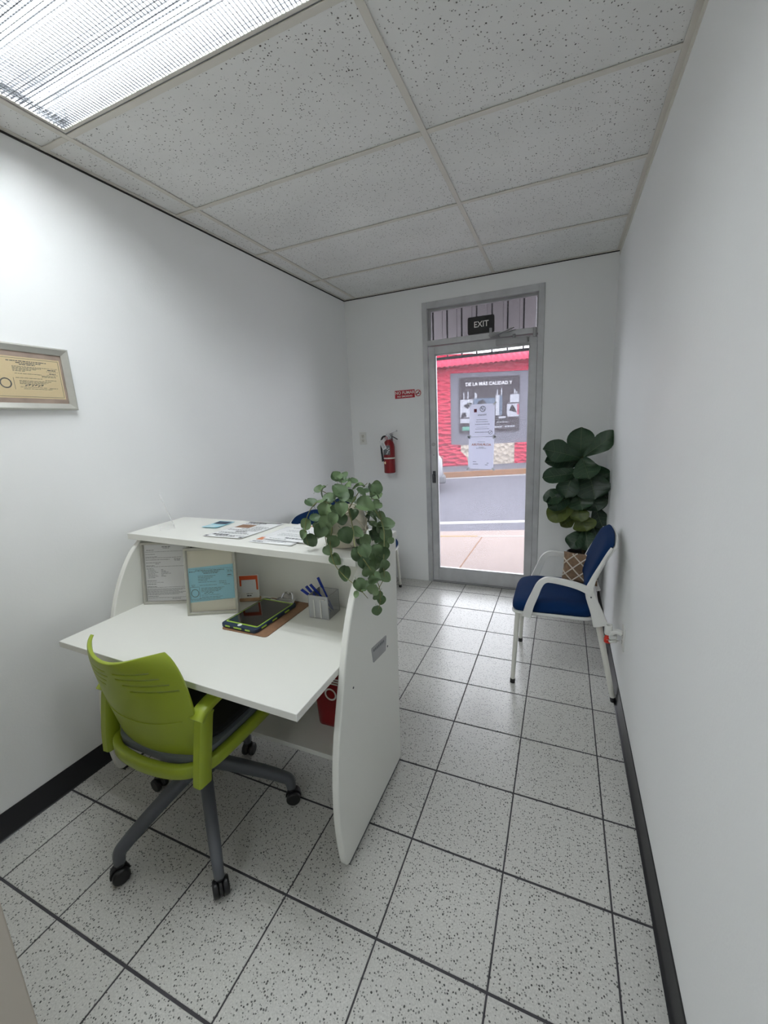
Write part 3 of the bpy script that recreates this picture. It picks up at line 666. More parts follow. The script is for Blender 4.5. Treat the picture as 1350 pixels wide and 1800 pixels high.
# ------------------------------------------------------------------ things under and on the desk
t = empty('tote_bag', (-.10, -.10, .2), 'dark red shopping bag on the shelf under the desk', 'bag')
def bagf(u, v):
    a = u * 2 * PI; w = .16 + .012 * math.sin(3 * a); d = .055 + .01 * math.cos(2 * a)
    e = .5
    cx = math.copysign(abs(math.cos(a)) ** e, math.cos(a)); sy = math.copysign(abs(math.sin(a)) ** e, math.sin(a))
    k = .94 + .10 * v
    return Vector((-.045 + cx * w * k, -.085 + sy * d * k, .2005 + .30 * v + .008 * math.sin(a * 2) * v))
MB().grid(bagf, [k / 32 for k in range(33)], [0, .04, .3, .6, .85, 1]).build('bag_body', MT['red'], t, solid=.003, merge=True)
MB().add([bagf(k / 32, .001) for k in range(32)], [tuple(range(32))]).build('bag_base', MT['red'], t, smooth=False)
b = MB()
for k, x in enumerate((-.09, .0)):
    pass
b.tube(spline([(-.11, -.142, .47), (-.10, -.146, .54), (-.045, -.147, .57), (.01, -.146, .54), (.02, -.142, .47)], 5), .005)
b.build('bag_handle', MT['red'], t)
b = MB().lathe([(.022, 0), (.029, 0), (.029, .0015), (.022, .0015), (.022, 0)], n=24)
Rm = Matrix.Translation((-.098, -.1425, .375)) @ Matrix.Rotation(PI / 2, 4, 'X'); b.v = [Rm @ q for q in b.v]
for k in range(3): b.box(-.125, -.1435, .425 + k * .012, -.06 + k * .01, -.1415, .431 + k * .012)
b.build('bag_print', MT['white_print'], t, smooth=False)

def doc_lines(m, O, X, Y, N, rows, seed, hh=.0012):
    """dashes standing for print too small to read in the photograph; rows: (y, x0, x1, thickness)"""
    random.seed(seed)
    for y, x0, x1, th in rows:
        x = x0
        while x < x1 - .001:
            q = min(random.uniform(.004, .015), x1 - x)
            m.obox(O + X * (x + q / 2) + Y * y, X * q / 2, N * .00012, Y * th / 2); x += q + random.uniform(.0012, .003)
def picture_frame(name, p0, p1, h, lean, label, kind, back=None):
    """p0,p1: base corners on the desk; leans back by lean radians"""
    p0, p1 = Vector(p0), Vector(p1); X = (p1 - p0).normalized(); w = (p1 - p0).length
    nh = X.cross(Vector((0, 0, 1)))           # towards the viewer
    Y = Vector((0, 0, 1)) * math.cos(lean) - nh * math.sin(lean); N = X.cross(Y).normalized()
    t = empty(name, p0, label, 'picture frame'); fw, dp = .0125, .018
    def q(x, y, n): return p0 + X * x + Y * y + N * n
    z0 = dp * math.sin(lean) if lean > 0 else 0
    b = MB()
    # mitred moulding
    sec = [(0, -dp), (0, 0), (.003, .002), (fw - .003, .0005), (fw, -.005), (fw, -dp)]
    loop = []
    cs = [(0, 0, 1, 1), (w, 0, -1, 1), (w, h, -1, -1), (0, h, 1, -1)]
    v = [q(cx + sx * a, cy + sy * a, n) for cx, cy, sx, sy in cs for a, n in sec]; m = len(sec)
    f = [(k * m + j, ((k + 1) % 4) * m + j, ((k + 1) % 4) * m + (j + 1) % m, k * m + (j + 1) % m) for k in range(4) for j in range(m)]
    b.add(v, f).build('moulding', MT['silver'], t, merge=True, angle=25)
    b = MB().obox(q(w / 2, h / 2, -.013), X * (w / 2 - fw), N * .002, Y * (h / 2 - fw)); bk = b.build('backing', MT['paper'] if kind == 0 else MT['mat_beige'], t, smooth=False)
    O = q(fw, h - fw, -.0106); iw, ih = w - 2 * fw, h - 2 * fw
    if kind == 0:
        m_ = MB(); rows = [(-.012, .085, .125, .003), (-.018, .09, .12, .002), (-.026, .01, .045, .002), (-.034, .005, iw - .02, .0012), (-.046, .005, .05, .0016), (-.058, .005, .06, .0018), (-.063, .005, iw - .03, .0016)]
        rows += [(-.072 - .0, .005, .12, .0018), (-.072, .14, .17, .0026), (-.078, .142, .168, .0018), (-.086, .005, .075, .0018), (-.092, .05, .066, .0018), (-.100, .005, .045, .0022), (-.105, .005, iw - .01, .0014), (-.114, .005, .04, .002)]
        rows += [(-.120 - k * .0062, .012, .045 + (k % 3) * .008, .0016) for k in range(7)] + [(-.120 - k * .0062, .075, .085 + (k % 4) * .012, .0018) for k in range(6)]
        rows += [(-.172, .005, .05, .002), (-.180, .005, .085, .0012), (-.188, .005, .05, .0022), (-.200, .005, .05, .002), (-.204, .005, iw - .01, .0012)]
        rows += [(-.212 - k * .0052, .003, iw - .012 - (k % 3) * .02, .0016) for k in range(6)] + [(-.246, .005, .055, .002), (-.253, .005, iw - .02, .0014), (-.259, .12, .16, .002), (-.266, .005, .06, .002)]
        doc_lines(m_, O, X, Y, N, [r for r in rows if r[0] > -ih + .004], 5); m_.build('print', MT['grey_print'], t, smooth=False)
    else:
        b = MB().obox(O + X * iw / 2 + Y * (-.148) + N * .0004, X * iw / 2, N * .0003, Y * .076); b.v = [q_ + Y * (.010 * ((q_ - O).dot(X) / iw - .5)) for q_ in b.v]
        ce = b.build('certificate', MT['paper_blue'], t, smooth=False)
        O2 = O + N * .0009
        m_ = MB(); T = -.088; SY = lambda y: -.148 + (y + .1445) * 1.28
        rows = [(T - .006, .004, iw - .004, .0008), (T - .011, .03, .155, .0022), (T - .016, .06, .135, .0022), (T - .021, .065, .125, .0022), (T - .012, .165, .19, .001), (T - .017, .168, .188, .002), (T - .022, .165, .19, .001), (T - .030, .168, .186, .003), (T - .035, .165, .19, .001)]
        rows += [(T - .030 - k * .005, .04, .115 - k * .012, .0014) for k in range(4)] + [(T - .051, .04, .12, .0012), (T - .051, .13, .16, .0014), (T - .057, .13, .16, .0014), (T - .062, .045, .12, .0012), (T - .060, .01, .025, .0014), (T - .065, .012, .024, .0014), (T - .062, .15, .175, .0012)]
        rows += [(T - .072 - k * .004, .05, .15 - k * .008, .0013) for k in range(4)] + [(T - .096, .05, .13, .001), (T - .103, .05, .14, .0012), (T - .108, .04, .13, .0012), (T - .113, .005, iw - .01, .0008)]
        doc_lines(m_, O2, X, Y, N, [(SY(a), b_, c_, d_ * 1.2) for a, b_, c_, d_ in rows], 8)
        for k in range(5): m_.obox(O2 + X * (.066 + k * .008) + Y * (SY(T - .090) + .002 * (k % 2)), X * .003 + Y * .001, N * .00012, Y * .0014)
        for k in range(4): m_.obox(O2 + X * (.006 + k * .007) + Y * SY(T - .014), X * .002, N * .00012, Y * (.0025 - .0004 * k))
        for k in range(24):
            a = 2 * PI * k / 24
            m_.obox(O2 + X * (.023 + .0155 * math.cos(a)) + Y * (SY(T - .088) + .0165 * math.sin(a)), X * .0016, N * .00012, Y * .0016)
        for (x, y, hx, hy) in ((.003, T - .088, .0005, .025), (.043, T - .088, .0005, .025), (.023, T - .067, .02, .0005), (.023, T - .109, .02, .0005)): m_.obox(O2 + X * x + Y * SY(y), X * hx, N * .00012, Y * hy)
        m_.build('print', MT['grey_print'], t, smooth=False)
    MB().obox(q(w / 2, h / 2, -.0075), X * (w / 2 - fw + .0005), N * .0006, Y * (h / 2 - fw + .0005)).build('glass_pane', MT['glass'], t, smooth=False)
    # easel strut behind
    a = q(w / 2, h * .62, -dp); c = p0 + X * w / 2 - nh * (.085 + h * .62 * math.sin(lean)); c.z = p0.z + .002
    MB().obox((a + c) / 2, X * .022, (a - c) / 2, (a - c).cross(X).normalized() * .0012).build('strut', MT['black_pl'], t, smooth=False)
    return t
picture_frame('picture_frame', (-1.003, -.279, .7308), (-.790, -.192, .7308), .293, .165, 'silver frame with a white printed document, at the far left of the desk', 0)
picture_frame('picture_frame', (-.692, -.304, .7308), (-.494, -.207, .7308), .296, .160, 'silver frame with a pale blue certificate, in front on the desk', 1)
# payment sign (the code itself is left blank)
t = empty('payment_sign', (-.53, -.09, .73), 'small white and orange card sign in a wooden base on the desk', 'sign')
p0, p1 = Vector((-.572, -.112, .731)), Vector((-.487, -.072, .731)); X = (p1 - p0).normalized(); nh = X.cross(Vector((0, 0, 1))); Z = (Vector((0, 0, 1)) - nh * .10).normalized(); N = X.cross(Z)
MB().obox((p0 + p1) / 2 + Z * .008 - N * .006, X * .047, N * .014, Z * .007).build('wooden_base', MT['wood_lt'], t, bevel=.001, seg=1)
cc = (p0 + p1) / 2 + Z * .068
MB().obox(cc, X * .045, N * .0012, Z * .056).build('card', MT['white_pl'], t, smooth=False)
b = MB().obox(cc + Z * .038 + N * .0014, X * .042, N * .0003, Z * .015).obox(cc + Z * .015 - X * .038 + N * .0014, X * .004, N * .0003, Z * .010).obox(cc + Z * .005 + X * .038 + N * .0014, X * .004, N * .0003, Z * .020)
b.build('orange_band', MT['orange'], t, smooth=False)
MB().obox(cc + Z * .004 + N * .0016, X * .033, N * .0003, Z * .030).build('blank_panel', MT['paper'], t, smooth=False)
m = MB(); doc_lines(m, cc + N * .0016, X, Z, N, [(-.033, -.014, .014, .002), (-.042, -.012, .008, .005)], 2); m.build('print', MT['ink'], t, smooth=False)
# clipboard and tablet
t = empty('clipboard', (-.345, -.20, .73), 'brown hardboard clipboard with a chrome clip lying under the tablet', 'clipboard')
pts = []
for sx, sy, q in ((1, 1, 0), (-1, 1, 1), (-1, -1, 2), (1, -1, 3)):
    for k in range(5):
        a = (q + k / 4) * PI / 2; pts.append((-.344 + sx * (.113 - .014) + .014 * math.cos(a), -.192 + sy * (.158 - .014) + .014 * math.sin(a)))
MB().prism(pts, 2, .7303, .7333).build('board', MT['wood'], t, smooth=False)
b = MB().box(-.392, -.105, .7335, -.282, -.097, .742).grid(lambda u, v: Vector((-.337 + u * (.052 - .012 * v), -.098 + .055 * v, .7375 + .016 * math.sin(v * PI * .9) + .004)), [-1, -.5, 0, .5, 1], [k / 8 for k in range(9)])
b.build('clip_plate', MT['chrome'], t, solid=.0012)
b = MB().tube([(-.372, -.07, .75), (-.302, -.07, .75)], .005, n=10)
b.tube(spline([(-.368, -.068, .752), (-.362, -.056, .772), (-.350, -.05, .780), (-.337, -.049, .770), (-.324, -.05, .780), (-.312, -.056, .772), (-.306, -.068, .752)], 5), .0045, n=8)
b.cyl((-.386, -.092, .741), (-.386, -.092, .748), .004, n=8).cyl((-.288, -.092, .741), (-.288, -.092, .748), .004, n=8)
b.build('clip_lever', MT['chrome'], t)
t = empty('tablet', (-.37, -.205, .735), 'tablet with black screen in a navy and lime protective case on the clipboard', 'tablet')
tc = Vector((-.372, -.208, .7335)); ta = math.radians(-2); TX = Vector((math.cos(ta), math.sin(ta), 0)); TY = Vector((-math.sin(ta), math.cos(ta), 0)); TZ = Vector((0, 0, 1))
def rrect(w, h, r, n=5):
    return [(sx * (w - r) + r * math.cos((q + k / (n - 1)) * PI / 2), sy * (h - r) + r * math.sin((q + k / (n - 1)) * PI / 2)) for sx, sy, q in ((1, 1, 0), (-1, 1, 1), (-1, -1, 2), (1, -1, 3)) for k in range(n)]
def tprism(w, h, r, z0, z1, oy=0, ox=0):
    b = MB().prism(rrect(w, h, r), 2, z0, z1); b.v = [tc + TX * (q.x + ox) + TY * (q.y + oy) + TZ * q.z for q in b.v]; return b
cs = tprism(.092, .134, .016, 0.0003, .0165).build('case', MT['navy_rub'], t, bevel=.003)
tprism(.0835, .118, .008, .0160, .0172, oy=.004).build('lime_bezel', MT['lime_rub'], cs, smooth=False)
tprism(.0785, .1085, .004, .0165, .0180, oy=.002).build('screen', MT['screen'], t, smooth=False)
b = MB()
for s_, L_ in (((-.052, -.1345), .012), ((0, -.1345), .02), ((.052, -.1345), .012)): b.obox(tc + TX * s_[0] + TY * s_[1] + TZ * .009, TX * L_, TY * .0012, TZ * .003)
for y in (-.085, -.02, .06): b.obox(tc + TX * .0925 + TY * y + TZ * .009, TX * .0012, TY * .014, TZ * .003)
b.build('lime_insert', MT['lime_rub'], cs, smooth=False)
b = tprism(.009, .009, .0088, .0165, .0178, oy=-.120); b.build('home_button', MT['paper'], t, smooth=False)
tprism(.062, .0028, .001, .0172, .0178, oy=.1235, ox=.012).build('white_strip', MT['white_pl'], t, smooth=False)
# mesh pen cup with pens
cup = empty('pen_cup', (-.118, -.102, .73), 'square silver wire mesh pen cup at the right of the desk', 'pen cup', rz=math.radians(1))
cw, ch = .046, .100
def cbuild(b, n, m, **k): return b.build(n, m, cup, world=False, **k)
b = MB()
for z in (.003, ch):
    b.tube([(-cw, -cw, z), (cw, -cw, z), (cw, cw, z), (-cw, cw, z), (-cw, -cw, z)], .0016, n=6)
for sx in (-1, 1):
    for sy in (-1, 1): b.cyl((sx * cw, sy * cw, .002), (sx * cw, sy * cw, ch), .0016, n=6)
cbuild(b, 'wire_frame', MT['alu_dark'])
b = MB().box(-cw, -cw, .002, cw, -cw + .0004, ch).box(-cw, cw - .0004, .002, cw, cw, ch).box(-cw, -cw, .002, -cw + .0004, cw, ch).box(cw - .0004, -cw, .002, cw, cw, ch).box(-cw, -cw, .002, cw, cw, .0025)
cbuild(b, 'mesh_wall', MT['mesh'], smooth=False)
b = MB().tube([(-.020, -cw - .002, .006), (-.020, -cw - .002, .084)], .0026, n=6).tube([(.012, -cw - .003, .006), (.012, -cw - .003, .086), (.034, -cw - .003, .088)], .0026, n=6)
cbuild(b, 'white_clip', MT['white_pl'])
t = empty('tape_roll', (-.112, -.130, .7335), 'roll of white tape inside the mesh pen cup', 'tape roll')
b = MB().lathe([(.010, -.008), (.023, -.008), (.023, .008), (.010, .008), (.010, -.008)], n=28); Rm = Matrix.Translation((-.108, -.128, .7575)) @ Matrix.Rotation(PI / 2, 4, 'X'); b.v = [Rm @ q for q in b.v]
b.build('tape', MT['white_pl'], t)
def pen(p, q, label):
    p, q = Vector(p), Vector(q); d = (q - p).normalized(); t = empty('pen', p, label, 'pen', 'blue pens in the mesh cup')
    MB().cyl(p, p + d * .012, .0006, .003, n=10).cyl(p + d * .012, q - d * .045, .0038, n=8).build('barrel', MT['bluepen'], t)
    MB().cyl(q - d * .050, q, .0052, n=10).build('cap', MT['bluepen'], t)
    a = d.orthogonal().normalized(); MB().obox(q - d * .022 + Vector((0, -1, 0)) * .007, d * .022, Vector((0, 1, 0)) * .001, d.cross(Vector((0, 1, 0))).normalized() * .002).build('pocket_clip', MT['bluepen'], t)
pen((-.096, -.085, .738), (-.208, -.128, .842), 'blue pen leaning left in the mesh cup, nearest its left corner')
pen((-.093, -.100, .738), (-.194, -.112, .852), 'blue pen leaning left in the mesh cup, second of three')
pen((-.090, -.075, .738), (-.182, -.098, .856), 'blue pen leaning left in the mesh cup, third and rightmost of the bunch')
pen((-.092, -.075, .738), (-.165, -.062, .876), 'single blue pen standing tallest, apart from the bunch in the cup')
# papers on the counter
def sheet(name, pts, z, mat, label, group, cat, lines=None, extra=None, curl=0):
    c = sum((Vector(p) for p in pts), Vector((0, 0))) / 4; t = empty(name, (c.x, c.y, z), label, cat, group)
    P = [Vector((p[0], p[1], 0)) for p in pts]
    def fn(u, v):
        q = (P[0] * (1 - u) + P[1] * u) * (1 - v) + (P[3] * (1 - u) + P[2] * u) * v
        return Vector((q.x, q.y, z + .0006 + curl * (u * u * .5 + (1 - v) ** 4)))
    MB().grid(fn, [k / 8 for k in range(9)], [k / 8 for k in range(9)]).build('sheet', mat, t, solid=.0006)
    def pt(u, v, up=.0007): return fn(u, v) + Vector((0, 0, up))
    return t, pt
def quad(m, pt, u0, v0, u1, v1, up=.0007):
    m.add([pt(u0, v0, up), pt(u1, v0, up), pt(u1, v1, up), pt(u0, v1, up)], [(0, 1, 2, 3)])
def greek(m, pt, rows, seed, gap=.012):
    random.seed(seed)
    for v, u0, u1, th in rows:
        u = u0
        while u < u1 - .01:
            q = min(random.uniform(.03, .10), u1 - u); quad(m, pt, u, v, u + q, v + th); u += q + gap
t, pt = sheet('blue_leaflet', [(-.775, -.090), (-.680, -.092), (-.690, .040), (-.792, .048)], 1.0703, MT['paper_blue'], 'small folded blue and white leaflet on the counter, behind the larger flyer', None, 'leaflet', curl=.004)
m = MB(); quad(m, pt, .06, .55, .94, .92); m.build('sky_picture', MT['p_steel'], t, smooth=False)
m = MB(); greek(m, pt, [(.08, .1, .8, .05), (.2, .1, .6, .05), (.32, .1, .9, .06)], 4); m.build('print', MT['white_print'], t, smooth=False)
t, pt = sheet('flyer', [(-.638, -.215), (-.425, -.215), (-.408, .058), (-.622, .062)], 1.0703, MT['paper'], 'white printed flyer with a brown picture on the counter, middle of the papers', None, 'flyer', curl=.003)
m = MB(); greek(m, pt, [(.06, .25, .75, .035), (.12, .1, .5, .06), (.12, .55, .95, .02), (.24, .1, .9, .02), (.29, .1, .8, .02), (.36, .4, .7, .04), (.44, .1, .9, .015), (.48, .1, .9, .015), (.54, .35, .9, .02), (.90, .1, .6, .04), (.84, .1, .5, .02), (.60, .55, .95, .015), (.65, .55, .95, .015), (.70, .55, .9, .015)], 6)
quad(m, pt, .02, .02, .10, .07); quad(m, pt, .9, .02, .98, .07); m.build('print', MT['ink'], t, smooth=False)
m = MB(); quad(m, pt, .08, .60, .48, .80, .0009); m.build('picture', MT['wood'], t, smooth=False)
m = MB(); quad(m, pt, .05, .965, .95, .995); m.build('dark_edge', MT['ink'], t, smooth=False)
t, pt = sheet('form_sheet', [(-.365, -.238), (-.150, -.246), (-.150, .010), (-.362, .018)], 1.0703, MT['paper'], 'lowest of the white form sheets on the counter beside the plant', None, 'paper', curl=.002)
m = MB(); greek(m, pt, [(.04, .05, .3, .03), (.1, .1, .8, .015)], 2); m.build('print', MT['grey_print'], t, smooth=False)
m = MB(); quad(m, pt, .03, .15, .18, .30); m.build('orange_mark', MT['orange_print'], t, smooth=False)
t, pt = sheet('form_sheet', [(-.325, -.195), (-.105, -.215), (-.110, .055), (-.330, .070)], 1.0732, MT['paper'], 'uppermost white form sheet on the counter, partly under the plant leaves', None, 'paper', curl=.003)
m = MB(); greek(m, pt, [(.05, .1, .5, .02), (.12, .4, .9, .05), (.25, .1, .9, .012), (.30, .1, .9, .012), (.36, .1, .7, .012), (.5, .1, .9, .012), (.56, .1, .9, .012), (.7, .1, .5, .02)], 9); m.build('print', MT['grey_print'], t, smooth=False)
m = MB(); quad(m, pt, .35, .86, .55, .92); m.build('orange_mark', MT['orange_print'], t, smooth=False)
# clear acrylic holder at the left end
t = empty('acrylic_holder', (-.915, -.14, 1.07), 'clear acrylic sign holder standing at the left end of the counter', 'sign holder')
hd = Vector((-.784, .620, 0)); hl = Vector((-.62, -.784, 0)); h0 = Vector((-.935, -.105, 0))
MB().obox(h0 + Vector((0, 0, 1.152)) + hl * .020, hd * .048, hl * .020 + Vector((0, 0, .080)), hl.cross(hd) * 0 + Vector((-.62, -.784, 0)) * .0012).build('upright', MT['acrylic'], t, smooth=False)
MB().obox(h0 + Vector((0, 0, 1.0717)) + hl * .030, hd * .048, hl * .032, Vector((0, 0, .001))).build('foot', MT['acrylic'], t, smooth=False)
# ------------------------------------------------------------------ green task chair
t = empty('task_chair', (-.453, -.525, 0), 'lime green task chair on a dark grey five-star base, pulled up to the desk', 'chair')
bx_, by_ = -.453, -.525
cxs = -.475
hub = MB().lathe([(.030, .215), (.044, .225), (.046, .285), (.032, .300), (.026, .305), (.026, .385), (.060, .390), (.060, .402)], (bx_, by_, 0), 24)
hub.build('gas_column', MT['grey_pl'], t)
rad = .318
for k in range(5):
    a = math.radians(-39.5 + 72 * k); d = Vector((math.cos(a), math.sin(a), 0)); c = Vector((bx_, by_, 0))
    p = spline([c + d * .03 + Vector((0, 0, .258)), c + d * .12 + Vector((0, 0, .216)), c + d * .22 + Vector((0, 0, .166)), c + d * (rad - .030) + Vector((0, 0, .126)), c + d * (rad - .006) + Vector((0, 0, .106)), c + d * rad + Vector((0, 0, .070))], 4)
    n = len(p); sec = [(x * .5, y * .5) for x, y in ((-.6, -.9), (.6, -.9), (1, -.5), (1, .5), (.6, .9), (-.6, .9), (-1, .5), (-1, -.5))]
    MB().tube(p, [.052 - .018 * i / n for i in range(n)], sec=sec, up=(0, 0, 1)).build('base_leg', MT['grey_pl'], t, angle=50)
    w = MB(); s_ = Vector((-d.y, d.x, 0)); e = c + d * (rad + .004)
    # twin wheels under a hood
    for q in (-1, 1): w.cyl(e + s_ * q * .006 + Vector((0, 0, .028)), e + s_ * q * .026 + Vector((0, 0, .028)), .028, n=22)
    cas = w.build('caster', MT['black_pl'], t, bevel=.006, seg=3)
    h = MB(); arc = [(math.cos(b_) * .032, .028 + math.sin(b_) * .032) for b_ in [PI * (-.05 + 1.05 * i / 14) for i in range(15)]]
    v = [e + d * x + s_ * o_ + Vector((0, 0, z)) for o_ in (-.0055, .0055) for x, z in arc]; na = len(arc)
    h.add(v, [tuple(range(na)), tuple(range(2 * na - 1, na - 1, -1))] + [(i, na + i, na + (i + 1) % na, (i + 1) % na) for i in range(na)])
    h.cyl(e + Vector((0, 0, .055)) - d * .004, e + Vector((0, 0, .080)) - d * .004, .013, n=14)
    h.build('hood', MT['black_pl'], cas, bevel=.002, merge=True)
# seat: shell, cushion and the green rail around it
def sq(a, w, d, e=.42):
    return Vector((w * math.copysign(abs(math.cos(a)) ** e, math.cos(a)), d * math.copysign(abs(math.sin(a)) ** e, math.sin(a)), 0))
sc = Vector((cxs, -.498, 0))
def ring(w, d, z): return [sc + sq(2 * PI * k / 40, w, d) + Vector((0, 0, z)) for k in range(40)]
def stack(levels):
    b = MB(); L = [ring(w, d, z) for w, d, z in levels]; v = [p for r in L for p in r]
    f = [(i * 40 + j, i * 40 + (j + 1) % 40, (i + 1) * 40 + (j + 1) % 40, (i + 1) * 40 + j) for i in range(len(L) - 1) for j in range(40)]
    f += [tuple(range(39, -1, -1)), tuple(range((len(L) - 1) * 40, len(L) * 40))]
    return b.add(v, f)
stack([(.15, .15, .400), (.195, .195, .412), (.208, .212, .436), (.208, .214, .466), (.190, .196, .470)]).build('seat_pan', MT['grey_pan'], t)
sc = sc + Vector((0, .035, 0)); stack([(.190, .160, .468), (.198, .172, .474), (.198, .172, .484), (.188, .164, .494), (.15, .13, .498)]).build('seat_cushion', MT['black_fab'], t)
path = [(cxs + .218, -.285), (cxs + .222, -.40), (cxs + .222, -.55), (cxs + .215, -.64), (cxs + .185, -.695), (cxs + .12, -.726), (cxs, -.738), (cxs - .12, -.726), (cxs - .185, -.695), (cxs - .215, -.64), (cxs - .222, -.55), (cxs - .222, -.40), (cxs - .218, -.285)]
p = spline([(x, y, .428) for x, y in path], 5)
sec = [(-.022, -.010), (-.018, -.014), (.018, -.014), (.022, -.010), (.022, .010), (.018, .014), (-.018, .014), (-.022, .010)]
MB().tube(p, 1, sec=sec, up=(0, 0, 1)).build('seat_rail', MT['green'], t, angle=50)
for s_ in (-1, 1):
    x = cxs + s_ * .222
    pp_ = spline([(x, -.698, .392), (x + s_ * .004, -.690, .46), (x + s_ * .006, -.675, .54), (x + s_ * .006, -.660, .610), (x + s_ * .006, -.650, .632)], 4)
    sec = [(-.026, -.013), (-.020, -.018), (.020, -.018), (.026, -.013), (.026, .013), (.020, .018), (-.020, .018), (-.026, .013)]
    ap = MB().tube(pp_, 1, sec=sec, up=(0, 1, 0)).build('arm_post', MT['green'], t, angle=50)
    pd = spline([(x + s_ * .006, -.690, .620), (x + s_ * .006, -.655, .643), (x + s_ * .004, -.56, .655), (x, -.46, .655), (x - s_ * .004, -.40, .640), (x - s_ * .004, -.375, .60), (x - s_ * .002, -.365, .50), (x, -.355, .42)], 4)
    n = len(pd); sec = [(-.012, -.020), (-.006, -.026), (.006, -.026), (.012, -.020), (.012, .020), (.006, .026), (-.006, .026), (-.012, .020)]
    rr = [1.05 if i < n * .5 else max(.62, 1.05 - .6 * (i / n - .5) * 2) for i in range(n)]
    MB().tube(pd, rr, sec=sec, up=(0, 0.35, 1)).build('armrest', MT['green'], ap, angle=60)
def backf(u, v):
    z = .446 + (.852 - .446) * v
    top = max(0, (z - .70) / .152)
    w = .204 + .022 * min(1, v / .5) - (.070 * (1 - math.sqrt(max(0, 1 - min(1, top * .97) ** 2))) if top > 0 else 0)
    z2 = z - (.012 * math.cos(u * PI) + .012) * (v ** 6) + .006
    return Vector((cxs - .010 * v + w * u, -.700 - .085 * v ** .9 + (.044 + .034 * v) * abs(u) ** 2.2, z2))
us = sorted(set([-1 + k / 12 for k in range(25)] + [-.94, .94]))
sv = [.700, .722, .756, .778, .812, .834, .868, .890]
sl = [(.690, .702), (.748, .760), (.806, .818), (.864, .876)]
vs = sorted(set([0, .08, .16, .24, .32, .40, .48, .56, .62] + [q for a in sl for q in a] + [.72, .785, .84, .92, .96, 1.0]))
def skp(u, j):
    vm = (vs[j] + vs[j + 1]) / 2
    for i, a in enumerate(sl):
        if a[0] < vm < a[1]: return .06 + .055 * (3 - i) < abs(u) < .68 + .075 * (3 - i)
    return False
MB().grid(backf, us, vs, skp).build('backrest', MT['green'], t, solid=.011, bevel=.003, seg=2, angle=50)
def seam(u): return backf(u, .42 - .06 * (1 - u * u)) + Vector((0, -.0065, 0))
MB().tube([seam(-.85 + k * .085) for k in range(21)], .0016, n=5).build('back_seam', MT['green'], t)
